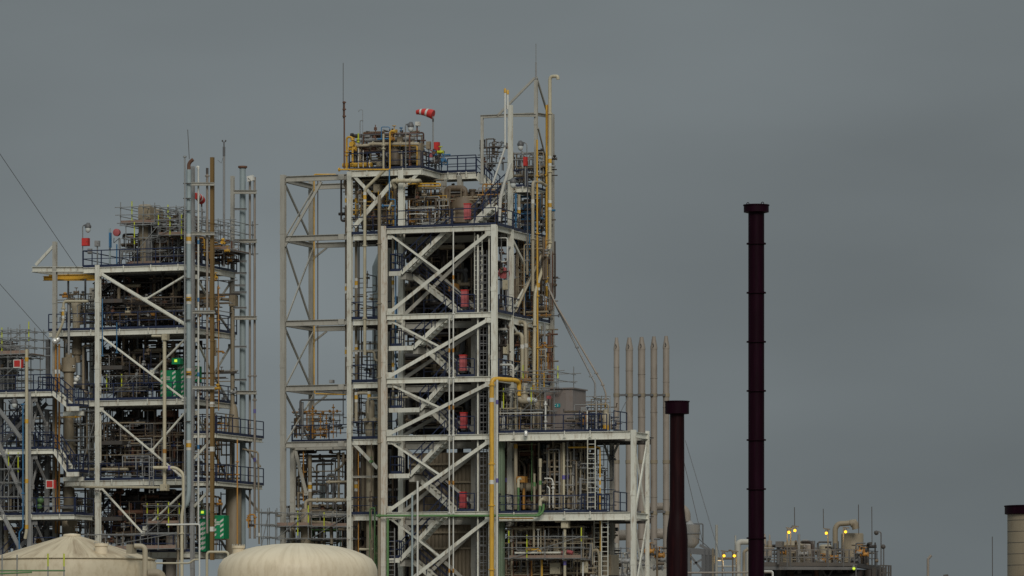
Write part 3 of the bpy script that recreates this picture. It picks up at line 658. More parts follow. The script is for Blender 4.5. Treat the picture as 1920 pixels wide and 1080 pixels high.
t.add('pipe_run', MB().tube([LY(272, 1110, Y), LY(272, 1024, Y), LY(252, 1024, Y)], 10 * Y / F / 2), 'beige'); t.add('end_box', MB().box(LY(240, 1038, Y) - Vector((0, .2, 0)), LY(252, 1021, Y) + Vector((0, .25, 0))), 'beige'); t.done()
t = T('pipe', 'short fat beige pipe stub at the right side of the cone roofed tank', 'pipe'); t.add('pipe_run', MB().tube([LY(278, 1076, Y), LY(303, 1075, Y), LY(303, 1110, Y)], 9 * Y / F), 'tan'); t.done()
pp = lambda s, Y: [LY(*[float(q) for q in a.split(',')], Y) for a in s.split()]
solo('pipe', 'beige inverted U pipe standing left of the domed tank', 'pipe', MB().tube(pp('388,1110 388,1035 428,1035 428,1050', 232), .065), 'beige2')
solo('pipe', 'thin white inverted U pipe between the two storage tanks', 'pipe', MB().tube(pp('312,984 374,983 374,1110', 240), .045), 'white')
solo('pipe', 'white sloping pipe behind the two storage tanks', 'pipe', MB().tube(pp('292,1056 355,1056 364,1049 374,1049', 250), .05), 'beige2')
t = T('scaffold', 'green tube scaffold rail in front of the cone roofed tank', 'scaffold', 'tube scaffolds on the plant'); Y = 214
for x, a_ in ((32, 0), (90, 1), (120, 1), (4, 0)):
    p = t.add('standard', MB().tube([LY(x, 1110, Y), LY(x, 1040, Y)], .03, 6), 'galv')
    if a_: t.add('lime_tip', MB().tube([LY(x, 1062, Y), LY(x, 1038, Y)], .036, 6), 'lime', p)
t.add('ledger', MB().tube([LY(-10, 1070, Y), LY(122, 1070, Y)], .035, 6), 'green'); t.add('ledger', MB().tube([LY(-10, 1076, Y - .5), LY(60, 1073, Y - .5)], .035, 6), 'green'); t.done()

# ---------------------------------------------------------------- dark stacks in the near right, five vent stacks behind
def nearstack(label, px, Y, wd, capw, y0, y1, fl, m='stack', prof=None, lugs=True, capm='stack'):
    c = LY(px, 1250, Y); k = Y / F; zf = lambda y: CZ + (HZ - y) * k
    t = T('chimney', label, 'chimney'); pr = prof or [(1300, wd), (y1, wd)]
    body = t.add('flue', MB().lathe((c[0], c[1], 0), [(0 if i == 0 else zf(y), w_ * k / 2) for i, (y, w_) in enumerate(pr)], 48), m)
    cp = t.add('cap_collar', MB().lathe((c[0], c[1], 0), [(zf(y1 + 1), wd * k / 2), (zf(y1), capw * k / 2), (zf(y0), capw * k / 2), (zf(y0), capw * k / 2 - .06), (zf(y0) - .25, capw * k / 2 - .07), (zf(y0) - .26, .05)], 48), capm)
    t.add('cap_rim', MB().lathe((c[0], c[1], 0), [(zf(y0 + 2), capw * k / 2 + .02), (zf(y0), capw * k / 2 + .02), (zf(y0), capw * k / 2 - .03)], 48), capm, cp)
    if lugs:
        for sx in (-.62, .6):
            mb = MB(); mb.tube([(c[0] + sx * capw * k / 2 + .04 * cos(a_ * pi / 5), c[1] - .1, zf(y0) + .03 + .04 * sin(a_ * pi / 5)) for a_ in range(-1, 7)], .012, 6); t.add('lifting_lug', mb, capm, cp)
    for y in fl: t.add('flange_ring', MB().lathe((c[0], c[1], zf(y)), [(-.022, wd * k / 2), (-.022, wd * k / 2 + .055), (.022, wd * k / 2 + .055), (.022, wd * k / 2)], 48), m)
    return t
nearstack('tall slender black maroon chimney with flange rings and round cap', 1418, 150, 30, 47, 384, 398, (457, 549, 641, 733, 825, 917, 1009)).done()
nearstack('short thick black maroon chimney with swollen base beside the vent stacks', 1269.5, 140, 28, 45, 752, 776, (), 'stack2', prof=[(1300, 40), (1012, 40), (990, 37), (970, 31), (955, 28), (776, 27)], lugs=False, capm='stack').done()
t = nearstack('pale brick-seamed round chimney with dark collar at the right edge', 1938, 150, 98, 108, 948, 964, (), m='tan', lugs=False)
k = 150 / F; c = LY(1938, 1250, 150)
for y in range(976, 1110, 21): t.add('sheet_seam', MB().lathe((c[0], c[1], CZ + (HZ - y) * k), [(-.008, 49 * k + .004), (.008, 49 * k + .004)], 48), 'dsteel')
t.done()
names = ('leftmost', 'second from left', 'middle', 'fourth from left', 'rightmost')
for i, (x, wd, ys) in enumerate(((1156, 10.5, 633), (1180, 13.5, 633), (1203, 13.5, 632), (1226, 12.5, 631), (1249, 12, 630))):
    Y = 385; c = LY(x, 1250, Y); k = Y / F; zf = lambda y: CZ + (HZ - y) * k; r = wd * k / 2
    t = T('vent_stack', f'{names[i]} of the five beige vent stacks with pointed tips', 'vent stack', 'five beige vent stacks')
    t.add('flue', MB().lathe((c[0], c[1], 0), [(0, r), (zf(ys + 24), r), (zf(ys + 24), r * 1.06), (zf(ys + 20), r * 1.06), (zf(ys + 2), r * .55), (zf(ys), r * .55), (zf(ys), r * .4), (zf(ys) - .2, r * .4)], 24), 'cstack')
    for y in ((741, 0), (688 + i * 7, 1), (866, 0), (800 - i * 9, 1), (962, 0), (920 + i * 4, 1)): t.add('clamp_band' if not y[1] else 'seam_ring', MB().lathe((c[0], c[1], zf(y[0])), [(-.14 if not y[1] else -.02, r + .03), (.14 if not y[1] else .02, r + .03)], 24), 'cstack' if y[1] else 'tan')
    t.add('lifting_hook', MB().tube([(c[0], c[1] - r * 1.1, zf(ys + 21)), (c[0] + .12, c[1] - r * 1.25, zf(ys + 17)), (c[0], c[1] - r * 1.1, zf(ys + 13))], .035, 6), 'dsteel')
    for yy in (741, 960) if i < 4 else (): t.add('tie_bar', MB().bar((c[0] + r, c[1], zf(yy)), (c[0] + r + .7, c[1], zf(yy)), .2, .16), 'dgrey')
    t.done()
def wire(label, p, q, r=.02, m='dgrey'): solo('guy_wire', label, 'wire', MB().tube([p, q], r, 5), m)
wire('long guy wire slanting down to the left tower top', LY(-140, 82, 260), L(145, 503, -.1), .018)
wire('lower guy wire slanting behind the left stair tower', LY(-140, 375, 260), L(95, 640, .2), .016)
wire('long thin guy wire right of the thick black chimney', LY(1285, 826, 370), LY(1370, 1110, 340), .03)
wire('second thin guy wire close to the thick black chimney', LY(1283, 868, 372), LY(1328, 1060, 372), .026)
wire('short guy wire above the cyclone support', LY(1283, 986, 370), LY(1337, 1034, 360), .035)
wire('guy wire between the first two vent stacks', LY(1178, 744, 384), LY(1150, 800, 380), .03)
# ---------------------------------------------------------------- central tower: big vessels inside
vessel('large dark reactor vessel with flat top under the central top walkway', 'brown', 870, 5.6, [(419, 52), (380, 52), (378, 50), (372, 48), (370, 10)], extra=lambda t, c, pr: (t.add('outlet_pipe', MB().tube(pts('872,372 872,353 838,353 838,372', 5.6), .2), 'brown'), t.add('top_nozzle', MB().lathe(L(886, 371, 5.6), [(0, .17), (.45, .17), (.45, .24), (.55, .24)], 14), 'brown'), t.add('seam_ring', MB().lathe(L(870, 392, 5.6), [(-.05, 52 * PX / 2 + .04), (.05, 52 * PX / 2 + .04)], 24), 'brown')))
vessel('black column vessel added to darken the middle storeys of the central tower', 'black', 800, 6.4, [(830, 40), (450, 40), (440, 30), (436, 8)])  # added to keep the tower interior dark and hide sky
vessel('second black column vessel added as dark filler behind the caged ladder', 'black', 884, 7.4, [(830, 30), (470, 30), (455, 14)])  # added filler, black so the storeys behind the ladder read as shaded
vessel('brown drum behind the rail at the upper left of the central tower', 'brown', 700, 6, [(430, 44), (372, 44), (360, 30), (356, 8)])
vessel('tall brown vessel behind the upper left diagonal brace', 'tan', 716, 7, [(390, 22), (336, 22), (330, 10)])
vessel('dark upright drum under the top deck beside the wide column', 'brown', 778, 6.2, [(423, 26), (350, 26), (344, 12)])
vessel('beige tall column beside the lower left column of the central tower', 'beige', 694, 3.6, [(1100, 15), (975, 15), (974, 20), (957, 20), (956, 15), (824, 15), (810, 19), (795, 22), (793, 17), (776, 17), (754, 17), (750, 12)], extra=lambda t, c, pr: [t.add('side_nozzle', MB().lathe(L(x, y, 3.2), [(-.18, .16), (0, .2), (.12, .2)], 12, 'v'), 'beige') for x, y in ((686, 789), (702, 788))])
t = T('silo', 'pale grey pointed silo behind the left bay of the central tower', 'silo')
c = L(709, 1100, 14); t.add('shell', MB().lathe(c, [(0, .42), (L(709, 500, 14)[2] - c[2], .42), (L(709, 474, 14)[2] - c[2], .03)], 8), 'pale'); t.add('seam_band', MB().lathe(L(709, 560, 14), [(-.05, .45), (.05, .45)], 8), 'pale'); t.done()

# ---------------------------------------------------------------- pipes on the central tower
pipe('long beige brown downpipe just left of the rust streaked corner column', 'tan', 6, -.5, '711,366 711,1110', name='pipe', flanges=((711, 457), (711, 569), (711, 708), (711, 830)))
pipe('beige pipe bending down from the top deck through the left bay', 'beige2', 6, 2.3, '722,318 684,355 684,666', bands=((684, 370),), flanges=((684, 461), (684, 597)))
pipe('pale vertical pipe left of the wide inner column', 'beige', 5, 2.2, '712,365 712,460')
pipe('fat beige pipe elbow crossing in front of the wide column', 'beige2', 8, 2.3, '741,352,2.6 734,339 782,339 788,339,3.4 788,356,4', flanges=((745, 339, 2.3, 'u'), (770, 339, 2.3, 'u')))
pipe('tan riser with yellow band right behind the fat elbow', 'tan', 6, 3.8, '741,342 741,424', bands=((741, 395, 3.8),))
pipe('thin blue water line zigzagging down by the wide column', 'blue', 2.4, 2.1, '730,246,2.3 730,374 741,374 741,424')
pipe('short blue branch line with end valve at the upper left bay', 'blue', 2.4, 2, '718,386 741,386', flanges=((718, 386, 2, 'u'),))
pipe('thin blue line standing beside the inner column of the middle storeys', 'blue', 2.4, 1.6, '742,430 742,712')
pipe('beige riser with yellow bands beside the thin blue line', 'beige', 4.6, 1.5, '737,432 737,760', bands=((737, 530), (737, 684)))
pipe('yellow gas line framing the front of the top deck', 'yellow', 3.2, 2.2, '634,318 731,318 731,246 740,246', flanges=((636, 318, 2.2, 'u'), (740, 246, 2.2, 'u')))
pipe('fat yellow header lying on the top deck behind the rail', 'yellow', 9, 3.3, '643,310 697,309')
pipe('yellow gooseneck vent at the left end of the top deck', 'yellow', 4.2, 3.2, '650,318 650,257 661,257 661,312', flanges=((661, 262, 3.2), (661, 270, 3.2), (650, 285, 3.2), (650, 291, 3.2)))
pipe('yellow oval pipe loop under the top deck corner', 'yellow', 3.2, 2.9, '765,345 825,344 826,349 784,349')
pipe('yellow line behind the upper left brace', 'yellow', 3, 4.4, '706,346 730,346')
pipe('yellow bent line ending beside the tan riser', 'yellow', 3.4, 3.6, '718,359 737,359 738,430')
pipe('small yellow line above the brown drum', 'yellow', 3, 4.0, '678,375 678,362 700,359')
pipe('brown vertical pipe left of the upper left column', 'brown', 4.6, 3.4, '649,336 649,722', bands=((649, 376), (649, 541), (649, 660)))
pipe('tan vertical pipe with yellow bands in the left bay', 'tan', 6, 4.2, '668,330 668,712', bands=((668, 375), (668, 531), (668, 655)))
pipe('second tan pipe close behind it in the left bay', 'brown', 3, 4.8, '673,442 673,1000')
pipe('thin dark flexible line hanging in the left bay', 'dsteel', 2.4, 4, '678,600 676,1000')
pipe('beige S shaped branch leaving the left bay riser', 'beige', 4.5, 2.8, '686,659 702,659 703,676 718,677')
pipe('beige line running along the fourth storey left bay', 'beige', 4, 2.7, '690,775 690,746 765,745', flanges=((750, 745, 2.7, 'u'),))
pipe('short fat beige twin bend above the left column vessel', 'beige', 6, 3.0, '668,790 668,737 692,737 692,750', bands=((668, 745, 3), (692, 743, 3)))
pipe('thin orange brown line down the lower left bay', 'orange', 2.2, 3.2, '672,822 672,1060')
pipe('short beige pipe with end cap low in the left bay', 'beige2', 5, 2.4, '674,1030 700,1030')
pipe('brown pipe rising behind the lower left bay', 'brown', 7, 5.2, '668,840 668,1090', bands=((668, 912, 5.2),))
pipe('dark riser behind the beige column in the lower left bay', 'black', 12, 6, '684,830 684,1090')
pipe('yellow vertical line on the outrigger frame', 'yellow', 2.6, 4.4, '630,327 589,327 589,730', flanges=((589, 334, 4.4), (589, 450, 4.4), (589, 607, 4.4)))
pipe('thin brown line beside the yellow one on the outrigger frame', 'brown', 2.2, 4.6, '596,335 596,724')
pipe('yellow short line under the fourth outrigger beam', 'yellow', 2.4, 4.4, '590,730 590,738 648,740')
# front poles, yellow main and its white neighbour
for x, y0, lb in ((850, 432, 'long thin pole with orange joints in front of the stairs'), (842.5, 590, 'shorter thin pole with orange joints in front of the stairs')):
    pipe(lb, 'white', 2.6, -.35, f'{x},{y0} {x},1110', bands=[(x, y) for y in (520, 657, 764, 905, 1070) if y > y0], bcol=('orange',), flanges=[(x, y) for y in (588, 708, 816, 962) if y > y0])
pipe('tall white pole leading up to the green crossing pipe', 'white', 4, -.7, '783,902 783,1110'); pipe('blue grey pole ending just left of the tall white pole', 'bgrey', 4, -.7, '773,928 773,1110')
pipe('bright yellow main with top elbow in front of the annex corner', 'yellow', 8.5, -.9, '973,742,1 973,717,1 968,713,.5 922,710 922,1110', bands=((922, 750, -.9), (922, 904, -.9)), bcol=('white',), flanges=((922, 722, -.9), (922, 870, -.9), (922, 948, -.9), (922, 1068, -.9)))
pipe('white pipe running down right of the bright yellow main', 'white', 4.5, -.7, '932,712 932,1110', bands=((932, 754, -.7), (932, 901, -.7)), bcol=('purple',))
pipe('long green pipe crossing below the lowest stair landing', 'green', 4.5, -.55, '706,967 1012,967 1019,957,-.5 1019,945', flanges=((712, 967, -.55, 'u'), (925, 967, -.55, 'u')))
pipe('green pipe standing beside the foot of the corner column', 'green', 5, -.4, '727,972 727,1110')
pipe('brown pipe under the long green pipe', 'orange', 2.4, -.5, '936,972 1000,972')
# right face
pipe('tall cream vent with gooseneck top running down to the annex', 'beige2', 6.6, 7.2, '1046,149,7.2 1046,143,7.2 1031,143 1031,462 1003,548,5 1001,740,4.6', bands=((1031, 302), (1031, 385), (1009, 535, 5.4)), flanges=((1031, 213), (1031, 322), (1031, 455), (1002, 610, 4.8)))
pipe('beige riser with top elbow on the right face', 'beige', 6, 4.6, '1023,348,7 1015,342,6 999,341 999,546', flanges=((999, 448), ), bands=((999, 378, 4.6),), bcol=('white',))
pipe('cream pipe slanting behind the tall cream vent', 'beige', 5, 6.4, '1028,462 1018,472 966,585,4')
pipe('yellow line up the right face ending in a free tip', 'yellow', 3.6, 5.2, '1007,262 1008,760', flanges=((1007, 330), (1008, 438), (1008, 555), (1008, 652)))
pipe('orange riser near the rear right column', 'yellow', 4.4, 7.4, '1025,197 1025,556', bands=((1025, 527, 7.4),), flanges=((1025, 328), (1025, 521)))
pipe('yellow tipped thin pole on the head frame', 'orange', 2.2, 6.9, '1027,196 1027,262')
pipe('first grey hose pipe slanting down from the right face to the annex', 'grey', 3.8, 6.8, '1026,530 1041,570 1082,652 1108,703 1116,718 1115,770', flanges=((1082, 651, 6.8), (1108, 706, 6.8), (1115, 745, 6.8)))
pipe('second grey hose pipe slanting beside the first one', 'cstack', 3.3, 6.6, '1028,540 1043,572 1096,662 1129,718 1136,738 1135,775', flanges=((1118, 700, 6.6), (1130, 722, 6.6), (1135, 748, 6.6)), bands=((1135, 760, 6.6),), bcol=('yellow',))
pipe('beige elbow pipe coming out beside the third storey', 'beige', 7, 4.2, '940,604,6 985,604 986,720', bands=((986, 648, 4.2),), bcol=('white',))
pipe('pale beige elbow pipe just below on the third storey', 'beige2', 7, 3.7, '940,626,5 979,626 979,735', bands=((979, 650, 3.7),), bcol=('white',))
pipe('white short elbow on the fourth level right of the column', 'white', 4.6, 1.2, '938,684 962,684 962,707')
pipe('white small line hanging under the second deck right corner', 'white', 2, 1.5, '930,446 951,446 951,490 940,491')
for x, m, y1 in ((968, 'blue', 720), (972, 'beige', 720), (982, 'orange', 590), (985, 'blue', 600), (993, 'blue', 560)): pipe(dict({968: 'thin blue line nearest the right hand column', 972: 'thin beige line beside the blue one on the right face', 982: 'orange brown thin line on the right face', 985: 'second thin blue line on the right face', 993: 'dark blue line behind the beige riser'})[x], m, 2.2, 6, f'{x},438 {x},{y1}')
pipe('blue fat pipe at the top right sub deck', 'blue', 4, 4.2, '967,363 967,428'); pipe('tan vessel pipe beside the blue fat pipe', 'beige', 6, 5, '973,365 973,428', bands=((973, 398, 5),))
pipe('dark purple grey downpipe crossing the upper right decks', 'dgrey', 2.4, 3.4, '989,320 989,470')
for n_, s_, x, y, v, fl_ in (('upper white vent rod with orange cap bending to the stairs', '947,172 947,276 924,345', 947, 168, 2.3, 1), ('second white vent rod with orange cap beside the tall post', '952,175 952,205', 952, 171, 2.9, 0)):
    t = T('pipe', n_, 'pipe'); t.add('pipe_run', MB().tube(pts(s_, v), .067), 'white'); t.add('pipe_cap', MB().lathe(L(x, y + 6, v), [(0, .085), (.22, .085), (.28, .05)], 10), 'yellow')
    if fl_: t.add('joint_ring', MB().flange(L(947, 274, v), .11, 'z', .05), 'grey')
    t.done()
pipe('thick white drain pipe slanting along the top right stairs', 'white', 6.6, 2.4, '957,305 938,372 936,415')
pipe('rust brown mast at the left edge of the top deck', 'rust', 3, 2.9, '645.5,190 645.5,318', flanges=((645.5, 192), (645.5, 205), (645.5, 218)), name='mast', cat='mast')
solo('antenna', 'long thin whip antenna on the rust brown mast', 'antenna', MB().tube(pts('643.5,118 643.5,222', 2.9), .022, 5), 'dsteel')
solo('antenna', 'hooked thin wire antenna above the yellow gooseneck', 'antenna', MB().tube(pts('672,210 674,206 680,206 680,262', 3.5), .016, 5), 'galv')
pipe('bent grey conduit rising on the left of the top deck pipework', 'galv', 1.6, 3.4, '675,268 675,226 681,226')
t = T('antenna', 'tall lightning spire on the head frame of the central tower', 'antenna'); t.add('spire_rod', MB().tube(pts('1005,82 1005,118', 6), .028, 6), 'galv'); t.add('spire_sleeve', MB().tube(pts('1005,117 1005,152', 6), .055, 8), 'grey'); t.done()
fire_box('faded red fire cabinet on the uppermost stair deck', 875, 383, 411, .35, 15); fire_box('faded red fire cabinet on the second stair landing from the top', 870, 545, 575, .5)
fire_box('faded red fire cabinet on the third stair landing from the top', 867, 667, 695, .5); fire_box('faded red fire cabinet on the fourth stair landing from the top', 868, 775, 803, .5, 15, 'redcab'); fire_box('faded red fire cabinet on the lowest visible stair landing', 867, 924, 952, .5, 15, 'redcab')
# windsock
def windsock(label, x0, y0, x1, y1, r0, r1, v, ypole, dv=0, vis=1):
    t = T('windsock', label, 'windsock'); a, b = L(x0, y0, v), L(x1, y1, v - dv); b = Vector((b[0], v - dv, b[2])); n = 5
    t.add('pole', MB().tube([L(x0, ypole, v), L(x0, y0 + 3, v)], .05, 8), 'galv')
    fr = (0, .30, .42, .66, .78, 1)
    for i in range(n):
        p, q = a.lerp(b, fr[i]), a.lerp(b, fr[i + 1]); p, q = p + Vector((0, 0, .08 * sin(3 * fr[i]))), q + Vector((0, 0, .08 * sin(3 * fr[i + 1]))); ra, rb = r0 + (r1 - r0) * fr[i] ** 1.2, r0 + (r1 - r0) * fr[i + 1] ** 1.2
        d = (q - p).normalized(); x = d.cross(Vector((0, 0, 1))).normalized(); y = x.cross(d)
        rs = [[c_ + (x * cos(k * pi / 8) + y * sin(k * pi / 8)) * r_ for k in range(16)] for c_, r_ in ((p, ra), ((p + q) / 2 + Vector((0, 0, .02)), (ra + rb) / 2 * 1.03), (q, rb))]
        t.add('sock_band', MB().rings(rs, 16, i == 0 or i == n - 1), 'red' if i % 2 == 0 else 'white')
    t.add('swivel_ring', MB().lathe(a - Vector((0, 0, r0 + .05)), [(-.1, .06), (.1, .06)], 8), 'dsteel'); t.done()
windsock('red and white windsock on the top of the central tower', 812, 215, 781, 211, .30, .14, 4.5, 300)
windsock('red and white windsock turned end-on at the left tower', 378, 376, 366, 368, .26, .20, 3.5, 440, 1.2)
# top deck details
floodlight('bulkhead floodlight on a hooked pole over the top deck pipes', 760, 318, 4, 10, 233, 1)
floodlight('floodlight on a swan neck pole at the upper right sub deck', 988, 350, 6, 12, 268, -1)
floodlight('floodlight hanging by the stairs below the white drain pipe', 948, 420, 2, 14, 338, 1)
jbox('red phone box on the top walkway of the central tower', 811, 266, 822, 283, 4.8, 'red', .3, name='phone_box', cat='phone box', stand=318)
jbox('tan instrument box beside the windsock pole', 799, 265, 806, 280, 4.6, 'tan', stand=318); jbox('red box on the upper right sub deck', 981, 294, 987, 311, 5.6, 'red', name='phone_box', cat='phone box', stand=348)
jbox('white camera housing on a rusty stub above the top deck', 778, 228, 786, 236, 4.4, 'white', .3); pipe('rusty stub carrying the white camera housing', 'rust', 2.6, 4.6, '782,236 782,262')
jbox('beige control box hanging in the top deck pipework', 744, 256, 754, 272, 3.8, 'tan', .5); jbox('tall beige cabinet at the right end of the top deck pipework', 781, 268, 789, 312, 4.2, 'tan', .5)
jbox('beige drum shaped box at the heart of the top deck', 708, 280, 728, 314, 5, 'tan', 1); jbox('beige box above the main header of the top deck', 706, 246, 716, 258, 5, 'tan', .5)
jbox('cream junction box inside the upper left bay', 700, 345, 712, 361, 3.6, 'beige', .5)
t = T('speaker', 'cream bulkhead horn hanging at the upper left bay', 'speaker'); t.add('horn', MB().bar(L(729, 393, 2), L(735, 379, 2), .2, .1), 'beige2'); t.add('bracket', MB().bar(L(733, 385, 2.1), L(741, 384, 2.1), .05, .05), 'galv'); t.done()
pipe('fat beige header across the top deck pipework', 'beige', 6.5, 3.6, '665,273 690,273 694,270 786,270', flanges=((672, 273, 3.6, 'u'), (700, 270, 3.6, 'u'), (752, 270, 3.6, 'u')))
pipe('dark conduit arching over the top deck pipework', 'dgrey', 2.4, 3.5, '679,270 679,253 700,252 786,251')
pipe('rust brown line along the top of the deck pipework', 'rust', 3, 3.9, '716,251 782,250 782,240'); pipe('blue thin frame line at the top of the deck pipework', 'blue', 1.8, 3.4, '715,262 715,238 730,238 733,246')
pipe('blue short line beside the blue frame line', 'blue', 3, 3.4, '708,261 729,260'); pipe('blue valve stem on top of the deck pipework', 'blue', 2, 3.4, '752,246 752,240', flanges=((752, 240),))
pipe('cream riser standing in front of the top deck rail', 'beige2', 4, 2.4, '719,251 719,316', flanges=((719, 272), (719, 279)))
pipe('dark post right of the top deck pipework', 'rust', 3.4, 3.2, '768,252 768,318'); pipe('white conduit next to the dark post', 'galv', 1.6, 2.6, '761,232 761,318')
pipe('beige horizontal drum end low on the top deck', 'tan', 7, 4.2, '733,293 763,293'); pipe('orange brass drum on the top deck floor', 'orange', 6, 4.4, '732,307 752,307')
pipe('yellow line near the right end of the top deck', 'yellow', 2.8, 3.6, '735,273 782,273 782,312'); pipe('beige stub riser on the top deck', 'beige', 4.5, 3.9, '753,282 753,312'); pipe('tall rust brown vent spike above the top deck', 'rust', 2, 3.6, '704,234 704,262', flanges=((704, 243), (704, 240)))
pipe('lime yellow relief valve stem on the top deck', 'lime', 3, 3.6, '672,250 672,268', flanges=((672, 261), (672, 266))); pipe('bright white short riser at the left of the top deck', 'white', 2.6, 3.2, '693,300 693,318'); pipe('thin white riser behind the fat yellow header', 'white', 1.6, 3.1, '672,278 672,315'); pipe('second thin white riser behind the fat yellow header', 'white', 1.6, 3.1, '681,282 681,315')
for k, (x, y) in enumerate(((661, 279), (661, 271), (739, 246), (735, 260), (744, 265), (697, 262), (690, 256), (810, 292), (826, 285), (832, 300), (820, 302))): solo('valve', ('yellow flanged valve low on the gooseneck', 'yellow flanged valve high on the gooseneck', 'yellow valve ending the framing gas line', 'small yellow valve in the top deck middle', 'grey valve under the control box', 'grey valve left of the heart of the top deck', 'grey top valve left of the heart of the top deck', 'maroon valve body right of the instrument box', 'lime green valve head at the walkway', 'blue valve low at the walkway', 'dark valve beside the blue one at the walkway')[k], 'valve', valve_mb(L(x, y, 3.3 if k < 4 else 4.6), .13 if k > 1 else .16, 'uvz'[k % 2]), ('yellow', 'yellow', 'yellow', 'orange', 'grey', 'grey', 'grey', 'pink', 'lime', 'blue', 'dgrey')[k])
clutter('dense beige and brown pipework on the top deck of the central tower', 664, 788, 244, 316, 3.4, 6.6, 64, 11, ('brown', 'tan', 'black', 'grey', 'rust', 'beige'), .13, 16, 1, 2)
clutter('dark blue and grey pipework beside the phone box', 798, 836, 285, 316, 4.4, 6.4, 18, 12, ('black', 'blue', 'grey', 'black'), .05, 6, 0)
clutter('grey pipework around the post at the head of the right stairs', 905, 945, 262, 318, 6.4, 9, 26, 13, ('grey', 'black', 'dgrey', 'brown'), .06, 8, 0)
clutter('dark pipework on the upper right sub deck', 966, 1030, 285, 345, 6.6, 9.8, 40, 14, ('black', 'brown', 'grey', 'tan'), .09, 10, 0, 1)
clutter('dark brown pipework below the upper right sub deck', 966, 1026, 362, 436, 6, 9.8, 42, 15, ('black', 'brown', 'tan', 'blue'), .10, 8, 1, 1)
clutter('golden and grey pipework near the white drain pipe', 905, 960, 340, 420, 3.6, 6, 34, 16, ('grey', 'brown', 'orange', 'grey', 'black'), .07, 10, 0)
for i, (x0, x1, y0, y1) in enumerate(((660, 745, 330, 425), (762, 845, 340, 424), (838, 950, 356, 424))):
    clutter(('brown pipework in the left bay under the top deck', 'yellow and grey pipework right of the wide inner column', 'dark pipework around the flat topped reactor')[i], x0, x1, y0, y1, 4, 9.5, 46, 20 + i, ('brown', 'black', 'tan', 'orange' if i == 1 else 'brown', 'black'), .10, 10, 2, 3)
st = ('first', 'second', 'third', 'fourth'); 
for i, (y0, y1) in enumerate(((440, 586), (602, 706), (722, 814))):
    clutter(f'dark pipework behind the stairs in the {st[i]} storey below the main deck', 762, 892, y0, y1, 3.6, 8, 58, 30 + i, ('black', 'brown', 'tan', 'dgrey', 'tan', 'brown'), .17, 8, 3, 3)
    clutter(f'dark filler pipework added at the rear of the {st[i]} storey below the main deck', 770, 930, y0, y1, 8.2, 10.2, 46, 130 + i, ('black', 'brown', 'black'), .34, 4, 3, 3, pipes_thin=.3)  # added backing that blocks the sky behind the stair storeys
    clutter(f'pipework between the two right columns in the {st[i]} storey below the main deck', 934, 962, y0, y1, 2, 4.5, 20, 40 + i, ('black', 'grey', 'brown', 'black'), .09, 6, 1, 1)
    clutter(f'dark pipework on the right flank in the {st[i]} storey below the main deck', 962, 1032, y0 + 10, y1 + 10, 6.5, 10, 52, 50 + i, ('black', 'brown', 'tan', 'grey', 'rust', 'beige'), .13, 8, 2, 1)
    clutter(f'small grey pipework of the left bay in the {st[i]} storey below the main deck', 662, 712, y0 + (70 if i == 0 else 0), y1, 5, 9, (10, 16, 24)[i], 60 + i, ('brown', 'dgrey', 'tan'), .06, 4, 0)
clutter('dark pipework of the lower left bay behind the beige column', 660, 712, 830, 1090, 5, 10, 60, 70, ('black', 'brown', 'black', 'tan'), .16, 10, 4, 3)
clutter('pipework left of the corrugated shaft wall', 728, 760, 832, 1090, 4, 8, 26, 71, ('black', 'brown', 'black'), .16, 4, 2, 1)
jbox('orange crate on the first storey below the main deck', 841, 531, 853, 546, 2.9, 'orange', .8, 'crate', 'crate'); jbox('pale grey box on the column of the first storey', 942, 525, 951, 543, 2.2, 'beige2'); jbox('pale grey box on the column of the second storey', 943, 645, 951, 664, 2.2, 'beige2')
solo('hose_reel', 'faded red hose reel beside the right columns', 'hose reel', MB().lathe(L(945, 512, 2.6), [(-.12, .3), (-.1, .36), (.1, .36), (.12, .3)], 20, 'v'), 'pink')
t = T('bracket', 'grey bracket arm sticking out of the rear right column', 'bracket'); t.add('arm', MB().bar(L(1034, 592, 10), L(1047, 592, 10), .06, .06), 'dgrey'); t.add('end_plate', MB().bar(L(1047, 592, 9.9), L(1048, 592, 9.9), .2, .2), 'dgrey'); t.done()
# outrigger platform pipework
for k, (x, y0, y1) in enumerate(((586, 760, 822), (601, 775, 822), (612, 778, 822), (625, 758, 822))): pipe(('left', 'second', 'third', 'right')[k] + ' brown gas riser of the row on the outrigger deck', 'orange', 2, 5.4, f'{x},{y0} {x},{y1}', flanges=((x, y0 + 6, 5.4), (x, y0 + 16, 5.4), (x, y0 + 28, 5.4)))
pipe('orange brown header linking the gas risers', 'orange', 2, 5.4, '572,771 640,771', flanges=((580, 771, 5.4, 'u'), (592, 771, 5.4, 'u'), (606, 774, 5.4, 'u'), (618, 771, 5.4, 'u'), (632, 771, 5.4, 'u')))
pipe('lower orange brown header near the outrigger deck', 'orange', 1.8, 5.2, '583,810 630,810', flanges=((590, 810, 5.2, 'u'), (622, 810, 5.2, 'u')))
pipe('grey line over the outrigger deck with a drop at its left', 'dgrey', 4, 5.6, '563,800 563,750 648,749'); pipe('pale drop pipe at the left of the outrigger deck', 'grey', 5, 5.8, '567,754 567,822'); pipe('dark sloping line under the fourth outrigger beam', 'dgrey', 3, 5, '592,732 648,740')
pipe('brown header below the outrigger deck', 'brown', 6, 6, '585,856 650,855', flanges=((600, 856, 6, 'u'), (633, 855, 6, 'u'))); pipe('tan vertical pipe below the outrigger deck', 'tan', 8, 5.6, '581,852 581,960', bands=((581, 913, 5.6),)); pipe('tan branched pipe in the middle below the outrigger deck', 'tan', 5, 5.4, '635,848 635,940', flanges=((635, 883, 5.4), (635, 900, 5.4)))
